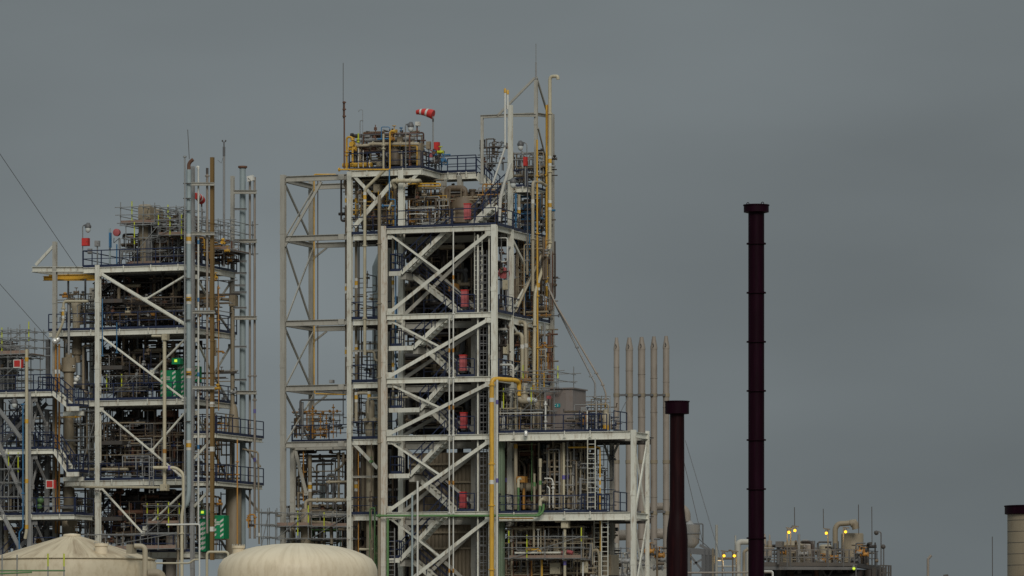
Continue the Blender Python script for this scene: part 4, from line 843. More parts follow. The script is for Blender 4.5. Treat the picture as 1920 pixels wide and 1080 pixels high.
pipe('fat beige header at the foot of the outrigger', 'beige', 7, 4.2, '573,1000 573,938 652,938', flanges=((595, 938, 4.2, 'u'), (630, 938, 4.2, 'u'))); pipe('short beige stub line with open end', 'beige', 5, 4.6, '612,904 652,903', flanges=((618, 904, 4.6, 'u'),)); pipe('second fat beige pipe just above the domed tank', 'tan', 6, 4.0, '582,979 620,980 622,1020'); pipe('thin orange drop line under the outrigger deck', 'orange', 3, 5, '569,845 569,940', flanges=((571, 885, 5),)); pipe('beige elbow dropping inside the outrigger base', 'tan', 5, 5.2, '628,882 644,872 644,848')
vessel('brown separator pot at the foot of the outrigger', 'tan', 573, 3.6, [(1060, 19), (968, 19), (966, 17), (955, 17), (954, 14)]); jbox('pale grey panel standing below the outrigger deck', 599, 905, 608, 935, 7, 'bgrey', .2, 'panel', 'panel', stand=950)
jbox('lamp box on the fourth outrigger beam', 617, 712, 624, 718, 3.2, 'grey', .3)
clutter('small brown pipework on the outrigger deck', 556, 648, 772, 822, 5.6, 7.8, 26, 80, ('brown', 'orange', 'dgrey', 'grey'), .05, 10, 0)
clutter('brown pipework under the outrigger deck', 556, 650, 845, 955, 5, 8, 30, 81, ('brown', 'tan', 'dgrey', 'black'), .10, 8, 1)
clutter('dark pipework at the foot of the outrigger', 530, 652, 945, 1085, 4.4, 9, 66, 82, ('brown', 'black', 'dgrey', 'tan', 'green'), .11, 14, 3, 2)
scaffold('tube scaffold with plank deck beside the domed tank', 519, 578, 962, 1010, 2.2, 4.2, 3, 2, .5, (1,), 5)
scaffold('second tube scaffold right of the brown separator pot', 584, 655, 965, 1010, 3, 4.4, 3, 2, .3, (1,), 6, lime=.5)

clutter('slim beige and yellow risers behind the rail of the upper left bay', 662, 745, 335, 424, 3.3, 4.2, 26, 411, ('beige', 'tan', 'grey', 'brown', 'yellow'), .06, 8, 0, vert=.8)
clutter('slim white and gold risers right of the wide column', 762, 846, 345, 424, 3.2, 4.4, 30, 412, ('white', 'tan', 'yellow', 'brown', 'grey'), .06, 12, 0, vert=.85)
for i, (y0, y1) in enumerate(((440, 586), (602, 706), (722, 814))): clutter(f'slim beige risers on the right flank of the {st[i]} storey below the main deck', 964, 1030, y0 + 4, y1 + 8, 5.2, 7, 24, 420 + i, ('beige', 'tan', 'grey', 'brown', 'orange'), .08, 8, 0, vert=.85)
clutter('slim green and beige risers beside the corner column foot', 700, 716, 832, 1090, 1, 3, 10, 430, ('green', 'tan', 'brown'), .05, 2, 0, vert=.9)
# ---------------------------------------------------------------- annex: upper deck
t = T('equipment_cabinet', 'tall brown grey equipment cabinet with door on the annex upper deck', 'cabinet')
a, b = L(1020, 806, 3), L(1074, 729, 3)
i = t.add('cabinet_body', MB().box((a[0], 3, a[2]), (b[0], 5.5, b[2])), 'cab'); t.add('roof', MB().box((a[0] - .08, 2.9, b[2] + .002), (b[0] + .1, 5.6, b[2] + .08)), 'cab')
t.add('door', MB().box((L(1034, 800, 3)[0], 2.96, a[2] + .15), (L(1060, 800, 3)[0], 2.997, b[2] - .2)), 'cab', i); t.add('door_handle', MB().box((L(1057, 800, 3)[0], 2.92, a[2] + 1.1), (L(1058.5, 800, 3)[0], 2.957, a[2] + 1.3)), 'dsteel', i)
s_ = t.add('sign', MB().box((L(1039, 763, 3)[0], 2.93, L(1039, 764, 3)[2]), (L(1051, 757, 3)[0], 2.957, L(1039, 757, 3)[2])), 'teal', i)
x0 = L(1039.8, 760, 3)[0]; zc = L(1040, 760.5, 3)[2]; mb = MB().box((x0, 2.92, zc - .08), (x0 + .03, 2.929, zc + .08)).box((x0 + .03, 2.92, zc + .05), (x0 + .12, 2.929, zc + .08)).box((x0 + .03, 2.92, zc - .08), (x0 + .12, 2.929, zc - .05)); t.add('lettering', mb, 'white', s_)
t.add('lettering', MB().box((x0 + .22, 2.92, zc - .08), (x0 + .26, 2.929, zc + .08)), 'white', s_); t.done()
t = T('control_valve', 'fat beige tee valve body with foil wrapped end on the annex upper deck', 'valve')
c = L(982, 749, 1.2); t.add('valve_body', MB().tube([L(972, 746, 1.2), L(978, 751, 1.2), L(992, 751, 1.2)], .24, 16), 'beige'); t.add('bonnet', MB().lathe(L(983, 748, 1.2), [(0, .24), (.3, .22), (.34, .3), (.42, .3), (.42, .1), (.8, .08)], 16), 'beige')
t.add('foil_end', MB().tube([L(990, 750, 1.15), L(1000, 751, 1.15)], .2, 10), 'foil'); t.add('foil_end', MB().ball(L(1003, 751, 1.1), .17, 8), 'foil'); t.done()
vessel('beige ribbed drum behind the tee valve on the annex', 'tan', 1006, 3.2, [(800, 28), (760, 28), (752, 24), (748, 8)]); pipe('tan sloping pipe above the ribbed drum', 'tan', 8, 3, '1014,731 1012,755 1004,775')
vessel('yellow topped beige stub standing behind the annex sloping hoses', 'beige', 1136, 2.2, [(806, 10), (792, 12), (776, 12), (772, 8)], extra=lambda t, c, pr: (t.add('side_elbow', MB().tube(pts('1126,782 1132,782 1136,778 1136,768', 2.2), .17), 'beige'), t.add('yellow_foot', MB().lathe(L(1136, 806, 2.2), [(0, .19), (.35, .19)], 14), 'yellow')))
pipe('beige pipe with white valve at the left of the annex upper deck', 'beige2', 4.5, 1.4, '967,805 967,735', flanges=((967, 745), (967, 770))); pipe('pale pipe behind the annex scaffold tubes', 'orange', 2, 1.6, '974,805 974,756'); pipe('white standing pipe with flanges on the annex upper deck', 'white', 3, .4, '1023,806 1023,752', flanges=((1023, 758), (1023, 790)))
pipe('pair of horizontal white rails upper', 'white', 2, .35, '936,775 1018,774'); pipe('lower horizontal white guard tube', 'white', 2, .35, '936,780 1018,779', cat='guard tube')
pipe('orange elbow main entering the annex deck', 'orange', 7, 1.6, '973,722 973,744'); jbox('white valve actuator box over the annex', 979, 718, 988, 728, 3.4, 'white', .4); solo('valve', 'yellow valve wheel above the white actuator box', 'valve', valve_mb(L(986, 713, 3.5), .2, 'u'), 'orange')
pipe('yellow short tipped tube on the fourth level right', 'yellow', 2.6, 3, '1020,697 1020,727'); pipe('yellow base of the tall cream vent', 'yellow', 5, 4.4, '1000,722 1000,738')
jbox('brown red junction box on the annex upper deck', 1025, 742, 1031, 748, 2.2, 'pink'); jbox('white board leaning at the left of the annex upper deck', 940, 752, 943, 766, 1.2, 'white', .04, 'board', 'board'); jbox('black and white striped board at the left of the annex deck', 941, 781, 946, 803, .9, 'white', .04, 'board', 'board')
jbox('small amber instrument panel right of the brown cabinet', 1092, 774, 1101, 796, 1.6, 'orange', .3, stand=806); jbox('pale instrument frame right of the brown cabinet', 1089, 763, 1099, 772, 1.8, 'grey', .1)
pipe('thin grey hoop frame at the right end of the annex upper deck', 'grey', 2, 2.2, '1077,806 1077,759 1103,759 1103,806'); pipe('grey tall hoop frame behind the beige stub', 'grey', 2, 3, '1138,746 1144,748 1144,806'); pipe('short grey hose nozzle at the annex right end', 'dgrey', 1.6, 2, '1118,750 1128,752')
pipe('grey stile pole at the annex right end', 'grey', 3, .2, '1118,752 1118,808'); pipe('second white pole at the annex right end', 'white', 2.4, .6, '1101,770 1101,808')
solo('floodlight', 'silver rust spotted nozzle lamp hanging from the annex front beam', 'floodlight', MB().lathe(L(986, 812, -.35), [(-.25, .06), (-.2, .13), (.05, .14), (.15, .08)], 10), 'foil')
scaffold('tube scaffold around the tee valve on the annex upper deck', 944, 1022, 731, 806, .9, 2.6, 3, 2, .2, (), 7, lime=.6)
scaffold('small tube scaffold with lime tip on the fourth level right', 948, 1046, 695, 728, 2.2, 5.2, 3, 2, .5, (), 8, diag=False)
clutter('brown and black pipework on the left of the annex upper deck', 937, 1020, 732, 804, 3, 7.5, 64, 90, ('black', 'brown', 'tan', 'dgrey', 'grey', 'tan'), .16, 12, 2, 2)
clutter('blue and grey pipework at the right end of the annex upper deck', 1076, 1146, 772, 804, 1.4, 6, 34, 91, ('navy', 'grey', 'dgrey', 'brown'), .07, 8, 0, 1)
# lower deck
pipe('beige riser with yellow top on the annex lower deck', 'beige', 7, 1.2, '967,832 967,955', bands=((967, 837, 1.2),), bcol=('yellow',)); pipe('beige pipe arch at the back left of the annex lower deck', 'brown', 5, 3, '950,955 950,862 975,862 984,872 984,955', bands=((950, 900, 3), (984, 900, 3)), bcol=('purple',))
jbox('orange beige valve box on the annex lower deck', 968, 893, 984, 905, .9, 'orange', .5); pipe('green drain pipe under the orange beige valve box', 'green', 4.5, .3, '972,914 972,965'); pipe('beige bent pipe over the green drain pipe', 'beige2', 6, .4, '977,897 972,899 972,914')
pipe('tall thin green pipe at the back of the annex lower deck', 'green', 2.6, 2.4, '997,828 997,940'); pipe('beige stepped riser on the annex lower deck', 'beige2', 4.6, .9, '1013,955 1013,862', bands=((1013, 905, .9),), bcol=('green',)); pipe('thicker head of the stepped riser', 'beige2', 6.4, .9, '1013,876 1013,860')
pipe('beige riser left of the stepped riser', 'beige', 4.6, 1.3, '1002,955 1002,888', bands=((1002, 908, 1.3),), bcol=('green',)); pipe('beige drain elbow feeding the green crossing pipe', 'beige2', 6.4, -.3, '1020,935 1013,938 1013,950'); pipe('green elbow joining the long green crossing pipe', 'green', 5, -.4, '1013,948 1012,963 1002,968')
jbox('beige box behind the beige drain elbow', 1014, 928, 1024, 940, .4, 'beige', .5)
pipe('white bent pipe pair left leg on the annex lower deck', 'white', 2.6, .7, '1030,952 1030,915 1026,912'); pipe('white bent pipe pair right leg on the annex lower deck', 'white', 2.6, .8, '1037,952 1037,903 1034,897 1021,897', flanges=((1037, 915, .8), (1037, 908, .8)))
pipe('pale green beige riser with violet band on the annex lower deck', 'beige2', 5.4, 1.2, '1057,830 1057,952', bands=((1057, 895, 1.2),), bcol=('purple',)); pipe('lilac grey riser with violet band on the annex lower deck', 'grey', 4.4, 1.6, '1064,828 1064,918', bands=((1064, 894, 1.6),), bcol=('purple',)); pipe('brown thick riser foot on the annex lower deck', 'tan', 7, 1.5, '1066,918 1066,952')
pipe('beige vertical line in the middle of the annex lower deck', 'tan', 4, 2, '1037,828 1037,864 1019,866'); pipe('brown rusty flanged line on the annex lower deck', 'rust', 3.4, 2.1, '1020,865 1038,866'); pipe('grey pipe hanging from the annex deck', 'grey', 4, 1.8, '1076,828 1076,871')
pipe('yellow line with corner on the annex lower deck', 'yellow', 3.2, 1, '1066,839 1125,838 1125,958', bands=((1125, 905, 1),)); pipe('thin bent conduit at the right of the annex lower deck', 'dgrey', 1.8, 1.6, '1128,876 1136,878 1136,915'); pipe('yellow foot pipe behind the annex rail', 'orange', 5, 1.6, '982,916 982,955')
pipe('thick brown cross pipe in the annex lower deck', 'tan', 5, 3.4, '1060,859 1102,859 1104,866', flanges=((1075, 859, 3.4, 'u'),)); pipe('pale vertical line before the beige cylinder', 'beige', 2.2, 1.4, '1081,865 1081,952')
vessel('beige twin cylinder on the annex lower deck', 'beige', 1074, 3.4, [(955, 20), (905, 20), (904, 22), (888, 22), (886, 18), (850, 18), (845, 10)]); vessel('dark tan domed vessel on the annex lower deck', 'tan', 1093, 5, [(955, 24), (895, 24), (888, 16), (886, 4)]); vessel('dark brown vessel high at the back of the annex', 'brown', 1086, 5.4, [(880, 20), (838, 20), (834, 12)])
pipe('big vertical duct rust stained behind the annex lower deck', 'cstack', 17, 6, '1011,828 1011,1000'); pipe('pale blue grey wide duct beside the rust stained duct', 'bgrey', 8, 5.6, '1017,826 1017,880')
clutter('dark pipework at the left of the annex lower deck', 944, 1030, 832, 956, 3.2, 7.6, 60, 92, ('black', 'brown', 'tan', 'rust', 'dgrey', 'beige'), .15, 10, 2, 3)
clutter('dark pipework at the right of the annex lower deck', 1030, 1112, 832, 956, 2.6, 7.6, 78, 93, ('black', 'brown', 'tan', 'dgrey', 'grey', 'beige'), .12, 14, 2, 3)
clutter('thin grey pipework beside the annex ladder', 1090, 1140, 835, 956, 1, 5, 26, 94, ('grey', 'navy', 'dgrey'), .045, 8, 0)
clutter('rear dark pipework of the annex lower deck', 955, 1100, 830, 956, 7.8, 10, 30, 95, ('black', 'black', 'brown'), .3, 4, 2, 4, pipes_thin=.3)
# below the lower deck
pipe('pale green beige capped pipe under the annex', 'beige2', 5.6, .3, '1059,992 1059,1110', bands=((1059, 1056, .3),), bcol=('purple',)); jbox('large beige elbow box on top of the pale capped pipe', 1052, 973, 1065, 990, .1, 'beige2', .4); pipe('round beige stub entering the elbow box', 'beige2', 7, .5, '1041,976 1052,976')
pipe('yellow valve line under the annex', 'yellow', 4, .6, '986,1030 1012,1031 1016,1040 1016,1110', flanges=((989, 1029, .6, 'u'), (1009, 1031, .6, 'u'))); pipe('beige tan riser under the annex lower deck', 'beige', 4.6, .8, '1001,972 1001,1026'); pipe('orange beige riser at the left under the annex', 'tan', 4, 1.2, '968,978 968,1030'); pipe('white valve stem with handwheel under the annex', 'white', 2, .8, '1009,1026 1009,994', flanges=((1009, 993, .8),))
pipe('white pipe drop under the annex right half', 'white', 3, .4, '1093,1054 1093,1110'); pipe('grey bent pipe under the annex right half', 'grey', 5, 1.4, '1108,1020 1106,1048 1088,1049'); pipe('beige wrapped bend by the white ladders', 'beige', 6, 1.6, '1112,1033 1120,1030 1124,1040 1124,1110'); pipe('yellow line descending by the white ladders', 'yellow', 3.4, 1.4, '1126,976 1126,1034'); pipe('thin orange vertical line under the annex', 'orange', 3, 1.2, '997,1050 997,1110')
t = T('gangway', 'suspended white gangway plank under the annex lower deck', 'gangway'); a, b = L(966, 1038, .2), L(1052, 1034, .2); t.add('plank', MB().box((a[0], .1, a[2]), (b[0], .7, b[2])), 'steel'); t.add('underframe', MB().bar(L(966, 1044, .1), L(984, 1048, .1), .05, .08).bar(L(984, 1048, .1), L(1034, 1048, .1), .05, .08).bar(L(1034, 1048, .1), L(1052, 1041, .1), .05, .08), 'grey'); t.done()
t = T('tarp_roll', 'faded pink tarp roll lying on the annex scaffold', 'tarp'); t.add('roll', MB().tube(pts('1053,1037 1063,1034 1074,1037', .5), .13, 8), 'pink'); t.add('strap', MB().tube(pts('1062,1034 1064,1034', .5), .14, 8), 'wood'); t.done()
jbox('dirty white panel under the annex left half', 1031, 1055, 1050, 1076, .9, 'beige2', .1, 'panel', 'panel'); jbox('dirty greenish white panel under the annex right half', 1088, 1053, 1102, 1074, 1.2, 'beige2', .1, 'panel', 'panel'); jbox('grey beige cladding cube near the white ladders', 1131, 1040, 1146, 1078, 3, 'tan', 1.5, 'panel', 'panel')
vessel('tall dark drum low under the annex', 'brown', 1010, 5, [(1110, 34), (1018, 34), (1012, 20)]); vessel('flanged grey pot beside the bent pipe under the annex', 'grey', 1110, 2.4, [(1070, 6), (1040, 9), (1028, 11), (1024, 14), (1021, 14)])
scaffold('lime marked tube scaffold under the annex lower deck', 954, 1090, 1006, 1048, -.1, 1.8, 4, 2, .7, (0,), 9)
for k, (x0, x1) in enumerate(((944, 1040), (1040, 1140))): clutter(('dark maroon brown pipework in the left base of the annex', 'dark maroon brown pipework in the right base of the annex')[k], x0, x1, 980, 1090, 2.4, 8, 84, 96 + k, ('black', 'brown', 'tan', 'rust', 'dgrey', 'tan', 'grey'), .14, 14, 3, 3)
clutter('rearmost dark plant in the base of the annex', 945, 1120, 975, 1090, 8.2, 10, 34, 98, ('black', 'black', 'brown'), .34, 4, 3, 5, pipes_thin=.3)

# ---------------------------------------------------------------- background plant between the vent stacks and the right edge
def W3(x, y, Y): return LY(x, y, Y)
t = T('pipe_rack', 'low distant pipe rack at the foot of the five vent stacks', 'pipe rack'); Y = 380
for x in (1145, 1175, 1207, 1240): t.add('column', MB().bar(W3(x, 1250, Y), W3(x, 1040, Y), .3, .3), 'weath')
for y in (1055, 1075): t.add('beam', MB().bar(W3(1138, y, Y), W3(1262, y, Y), .4, .7), 'weath')
for k, y in enumerate((1028, 1038, 1046)): 
    t.add('handrail', MB().tube([W3(1140, y, Y - 1 + k * .1), W3(1262, y, Y - 1 + k * .1)], .035, 5), 'dgrey')
mb = MB(); [mb.bar(W3(x, 1052, Y - 1), W3(x, 1026, Y - 1), .06, .06) for x in range(1142, 1262, 11)]; t.add('handrail', mb, 'dgrey'); t.done()
def bgpipe(label, m, dia, Y, s, **k): solo('pipe', label, 'pipe', MB().tube([LY(*[float(q) for q in a.split(',')], Y) for a in s.split()], dia * Y / F / 2, **k), m)
bgpipe('fat grey beige horizontal duct behind the vent stacks upper', 'cstack', 15, 392, '1176,952 1262,949'); bgpipe('fat grey beige horizontal duct behind the vent stacks lower', 'cstack', 20, 392, '1150,1004 1265,1000')
for k in range(1):
    a = W3(1150, 1086, 370); 
rb = random.Random(5)
t = T('pipework', 'distant grey pipework among the vent stack feet', 'pipework')
for k in range(46):
    x, y = rb.uniform(1142, 1258), rb.uniform(1010, 1080); Y = rb.uniform(372, 384); q = [W3(x, y, Y), W3(x + rb.uniform(-26, 26), y, Y)]
    if rb.random() < .5: q = [W3(x, 1085, Y), W3(x, y, Y)]
    if rb.random() < .4: q.append(q[-1] + Vector((rb.uniform(-1, 1), 0, 0)))
    t.add('pipe', MB().tube(q, rb.uniform(.04, .16)), rb.choice(('brown', 'grey', 'dgrey', 'weath')))
for k in range(8): t.add('valve', valve_mb(W3(rb.uniform(1145, 1255), rb.uniform(1030, 1070), 373), .25, 'u'), rb.choice(('orange', 'grey', 'dgrey')))
t.done()
# cyclone on its frame
t = T('cyclone_separator', 'pale conical cyclone vessel with curved duct head behind the thick black chimney', 'vessel'); Y = 365; c = W3(1292, 1250, Y); k = Y / F; zf = lambda y: CZ + (HZ - y) * k
t.add('shell', MB().lathe((c[0], c[1], 0), [(zf(1030), 8 * k), (zf(1018), 19 * k), (zf(985), 20.5 * k), (zf(984), 21 * k), (zf(983), 9 * k), (zf(976), 5 * k)], 28), 'grey'); t.add('duct_head', MB().tube([W3(1288, 978, Y), W3(1288, 960, Y), W3(1278, 950, Y), W3(1262, 948, Y)], 7 * k, 14), 'cstack'); t.add('seam_ring', MB().lathe((c[0], c[1], zf(1001)), [(-.03, 20.3 * k + .04), (.03, 20.3 * k + .04)], 28), 'dgrey'); t.add('vent_line', MB().tube([W3(1297, 982, Y), W3(1318, 982, Y), W3(1318, 1026, Y)], .05, 6), 'dgrey'); t.done()
t = T('support_frame', 'dark steel support frame under the cyclone vessel', 'frame'); Y = 360
for x in (1292, 1328, 1336, 1320): t.add('column', MB().bar(W3(x, 1250, Y), W3(x, 1030, Y), .3, .3), 'dgrey')
t.add('beam', MB().bar(W3(1284, 1032, Y), W3(1336, 1036, Y), .3, .45), 'dgrey'); t.add('brace', MB().bar(W3(1296, 1044, Y), W3(1320, 1074, Y), .15, .15), 'dgrey'); t.add('brace', MB().bar(W3(1328, 1042, Y), W3(1300, 1058, Y), .15, .15), 'dgrey'); t.add('brace', MB().bar(W3(1334, 1042, Y), W3(1312, 1072, Y), .12, .12), 'dgrey'); t.add('brace', MB().bar(W3(1312, 1022, Y), W3(1336, 1034, Y), .2, .2), 'dgrey'); t.done()
bgpipe('slim beige pipe with pointed top beside the cyclone frame', 'tan', 3.6, 350, '1336.5,1110 1336.5,1028'); bgpipe('tall grey post with hook at the foot of the guy wire', 'weath', 5, 352, '1343.5,1110 1343.5,984', el=.01)
bgpipe('long pale horizontal pipe low in the distance', 'cstack', 3.6, 340, '1288,1074 1448,1073 1450,1110'); bgpipe('white pipe end right of the tall chimney', 'white', 3, 338, '1432,1071 1449,1071 1450,1110')
bgpipe('brown horizontal pipe behind the small lamp', 'brown', 4.6, 372, '1346,1047 1376,1047'); bgpipe('hooked brown vent pipe in the distance', 'brown', 3, 368, '1374,1110 1374,1034 1368,1031 1366,1034'); bgpipe('fat grey elbow duct left of the tall chimney', 'weath', 11, 372, '1383.5,1110 1383.5,1020 1388,1016 1404,1016'); bgpipe('post behind the fat grey elbow duct', 'weath', 3.4, 376, '1379,1060 1379,1004')
bgpipe('beige pipe right of the fat elbow duct', 'tan', 6, 374, '1395,1110 1395,1034 1402,1030'); bgpipe('thin white pipe frame in the distance', 'white', 1.6, 362, '1344,1051 1356,1051 1356,1070'); bgpipe('second beige pipe by the elbow duct', 'weath', 4, 376, '1401,1110 1401,1026'); bgpipe('middle horizontal pipe left of the elbow duct', 'weath', 3, 371, '1346,1062 1380,1062')
def lamp(label, x, y, Y, yb, arm=6, lit='lamp', group='lit yellow plant lamps'):
    t = T('lamp', label, 'lamp', group); c = W3(x, y, Y); k = Y / F
    t.add('pole', MB().tube([W3(x + arm, yb, Y), W3(x + arm, y - 6, Y), W3(x, y - 7, Y)], .06, 6), 'dgrey'); t.add('lamp_globe', MB().ball(c, 2.9 * k, 14), lit); t.add('lamp_hood', MB().lathe((c[0], c[1], c[2] + 2.8 * k), [(0, 3.6 * k), (2 * k, 2.6 * k), (4.4 * k, 1.2 * k)], 12), 'dgrey'); t.add('bracket', MB().bar(c + Vector((-.25, 0, .38)), c + Vector((.3, 0, .3)), .1, .1), 'dgrey'); r_ = t.done()
    if lit == 'lamp':
        ld = bpy.data.lights.new('lamp_light', 'POINT'); ld.energy = 25; ld.color = (1, .6, .15); ld.shadow_soft_size = .3; lo_ = bpy.data.objects.new('lamp_light', ld); sc.collection.objects.link(lo_); lo_.location = world((c[0], c[1] - .5, c[2] - .3))
lamp('lit yellow lamp between cyclone and tall chimney', 1357.5, 1042, 362, 1110, -3); lamp('left one of the pair of lit yellow lamps', 1479, 998, 396, 1062, -3); lamp('right one of the pair of lit yellow lamps', 1490.5, 994.5, 396, 1062, -8)
lamp('lit yellow lamp over the pale vessels', 1549.5, 999.5, 396, 1062, 3); lamp('lit yellow lamp under the big curved duct', 1585.5, 997, 396, 1062, -4); lamp('small lit lamp under the platform edge', 1601, 1066, 397, 1085, 4, 'glamp', 'lit yellow plant lamps'); lamp('half hidden lit lamp at the foot of the elbow duct', 1377, 1042, 364, 1080, 4)
for k, (x, y0, y1) in enumerate(((1490, 951, 988), (1544, 954, 990), (1610, 946, 1002), (1635, 950, 1020), (1861, 1006, 1110))): solo('antenna', ('thin lightning rod above the paired lamps', 'thin lightning rod left of the curved duct', 'thin lightning rod right of the curved duct', 'thin lightning rod by the dark floodlight', 'lone thin rod left of the right edge chimney')[k], 'antenna', MB().tube([W3(x, y1, 398), W3(x - .5, y0, 398)], .035, 5), 'dsteel')
t = T('platform', 'distant dark plant platform with grey handrail on the right', 'platform'); Y = 398
a, b = W3(1422, 1062, Y), W3(1648, 1058, Y); vA = a[1]
def wb(p, q, w_, h_): return MB().bar(p, q, w_, h_)
t.add('edge_beam', wb(W3(1420, 1058, Y), W3(1600, 1059, Y), .4, .35), 'dsteel'); t.add('edge_beam', wb(W3(1600, 1059, Y), W3(1655, 1068, Y + 8), .4, .35), 'dsteel'); t.add('beam', wb(W3(1420, 1065, Y), W3(1600, 1065, Y), .4, .3), 'dgrey')
t.add('deck', MB().hexa([W3(1420, 1061, Y), W3(1602, 1061, Y), W3(1652, 1063, Y + 18), W3(1420, 1063, Y + 18)] + [p + Vector((0, 0, .15)) for p in (W3(1420, 1061, Y), W3(1602, 1061, Y), W3(1652, 1063, Y + 18), W3(1420, 1063, Y + 18))]), 'dsteel')
for y in (1031, 1045): t.add('handrail', wb(W3(1420, y, Y), W3(1600, y, Y), .08, .08), 'dgrey'); t.add('handrail', wb(W3(1600, y, Y), W3(1646, y + 3, Y + 12), .08, .08), 'dgrey')
for k in range(14): x = 1424 + k * 14 if k < 13 else 1602; t.add('handrail_post', wb(W3(x, 1060, Y), W3(x, 1031, Y), .1, .1), 'dgrey')
for k in range(5): x = 1608 + k * 9; t.add('handrail_post', wb(W3(x, 1064, Y + 3 + k * 2), W3(x, 1033, Y + 3 + k * 2), .1, .1), 'dgrey')
for x in (1432, 1462, 1500, 1540, 1575, 1640): t.add('column', wb(W3(x, 1250, Y + 2), W3(x, 1064, Y + 2), .35, .35), 'dsteel')
t.add('brace', wb(W3(1540, 1066, Y + 1), W3(1560, 1100, Y + 1), .15, .15), 'dsteel'); t.add('brace', wb(W3(1562, 1066, Y + 1), W3(1543, 1100, Y + 1), .15, .15), 'dsteel'); t.done()
def bv(label, x, Y, prof, m, **k):
    c = W3(x, 1250, Y); t = T('vessel', label, 'vessel'); t.add('shell', MB().lathe((c[0], c[1], 0), [(CZ + (HZ - y) * Y / F, w_ * Y / F / 2) for y, w_ in prof], 22), m)
    mid = (prof[0][0] + prof[-1][0]) / 2; w_ = max(p[1] for p in prof); t.add('band_ring', MB().lathe((c[0], c[1], CZ + (HZ - mid) * Y / F), [(-.06, w_ * Y / F / 2 + .03), (.06, w_ * Y / F / 2 + .03)], 22), 'tan'); t.done()
bv('wide tan vessel with low cone roof behind the paired lamps', 1484, 404, [(1060, 46), (1024, 46), (1023, 48), (1020, 44), (1014, 14)], 'tan'); bv('white topped cone vessel right of it', 1510, 408, [(1060, 30), (1018, 30), (1012, 8)], 'cstack'); bv('dark tan vessel under the big curved duct', 1598, 406, [(1060, 42), (1002, 42), (1000, 40)], 'tan'); bv('square shouldered grey vessel in the middle of the distant platform', 1517, 402, [(1060, 14), (1022, 14), (1020, 8)], 'cstack'); bv('pale vessel left of the curved duct', 1548, 403, [(1060, 24), (1024, 24), (1021, 16)], 'beige'); bv('pair like small pot next to the tall chimney left', 1434, 402, [(1046, 7), (1018, 7), (1008, 4), (1001, 2)], 'cstack'); bv('small pot with thin neck right of the tall chimney', 1443, 402, [(1046, 9), (1014, 9), (1013, 3), (1004, 3), (1002, 1)], 'cstack')
bgpipe('big curved duct with hooded end on the distant platform', 'tan', 10, 404, '1566,1060 1566,990 1572,982 1592,981 1606,978'); bgpipe('hood of the big curved duct', 'tan', 14, 404, '1594,982 1602,980 1605,992', el=.6); bgpipe('slim duct on the distant platform', 'dgrey', 7, 400, '1525,1060 1525,1014'); bgpipe('thin slim duct in the middle of the distant platform', 'grey', 5, 400, '1498,1060 1498,1002'); bgpipe('flat horizontal pale pipe behind the distant handrail', 'cstack', 2.4, 400, '1470,1034 1494,1033'); bgpipe('long orange lit pipe behind the distant handrail', 'tan', 2, 400, '1424,1050 1600,1049'); bgpipe('horizontal pale duct at the left of the distant platform', 'cstack', 3, 400, '1430,1028 1452,1028')
t = T('control_box', 'dark square box on a post above the distant platform', 'box'); t.add('box_body', MB().box(W3(1454, 1026, 397), W3(1467, 1015, 397) + Vector((0, .5, 0))), 'dgrey'); t.add('post', MB().bar(W3(1460, 1058, 397.3), W3(1460, 1026.3, 397.3), .2, .2), 'dgrey'); t.done()
jb = random.Random(8); t = T('pipework', 'tangled tan and brown pipework standing on the distant platform', 'pipework')
for k in range(98):
    x, y = jb.uniform(1424, 1642), jb.uniform(1014, 1056); Y = jb.uniform(399.5, 408); q = [W3(x, 1060, Y), W3(x, y, Y)] if jb.random() < .6 else [W3(x, y + 8, Y), W3(x + jb.uniform(-22, 22), y + 8, Y)]
    if jb.random() < .5: q.append(q[-1] + Vector((jb.uniform(-1, 1), jb.uniform(-1, 1), 0)))
    t.add('pipe', MB().tube(q, jb.uniform(.04, .14)), jb.choice(('brown', 'dgrey', 'brown', 'tan', 'dsteel', 'black')))
for k in range(12): t.add('valve', valve_mb(W3(jb.uniform(1424, 1640), jb.uniform(1030, 1056), 399.4), .22, 'u'), jb.choice(('orange', 'grey', 'dgrey')))
t.done()
t = T('pipework', 'dark pipework and drums underneath the distant platform', 'pipework')
for k in range(70):
    x = jb.uniform(1424, 1650); Y = jb.uniform(400, 412); q = [W3(x, 1250, Y), W3(x, 1068, Y)] if jb.random() < .7 else [W3(x, jb.uniform(1070, 1090), Y)]
    if len(q) == 1: q.append(q[0] + Vector((jb.uniform(1, 4), 0, 0)))
    t.add('pipe', MB().tube(q, jb.uniform(.08, .55)), jb.choice(('black', 'brown', 'dsteel', 'black', 'rust')))
t.done()
for k, (x, yb, yt) in enumerate(((1652, 1064, 996), (1657, 1250, 1022))):
    t = T('floodlight', ('dark unlit floodlight on a hooked pole at the platform corner', 'low unlit floodlight at the far right of the platform')[k], 'floodlight', 'pole floodlights'); t.add('pole', MB().tube([W3(x, yb, 399), W3(x, yt + 2, 399), W3(x - 6 + k * 5, yt, 399)], .06, 6), 'dgrey'); t.add('lamp_housing', MB().ball(W3(x - 9 + k * 8, yt + 3, 399), .2, 8).bar(W3(x - 13 + k * 8, yt + 1, 399), W3(x - 5 + k * 8, yt + 5, 399), .2, .15), 'dsteel'); t.done()
t = T('guard_cage', 'dark railed cage right of the distant platform', 'cage'); Y = 399
t.add('handrail', MB().bar(W3(1650, 1060, Y), W3(1671, 1061, Y), .1, .1).bar(W3(1650, 1074, Y), W3(1671, 1074, Y), .1, .1), 'dsteel')
for x in (1651, 1656, 1661, 1666, 1670): t.add('bar', MB().bar(W3(x, 1250, Y), W3(x, 1060, Y), .12, .12), 'dsteel')
t.done()
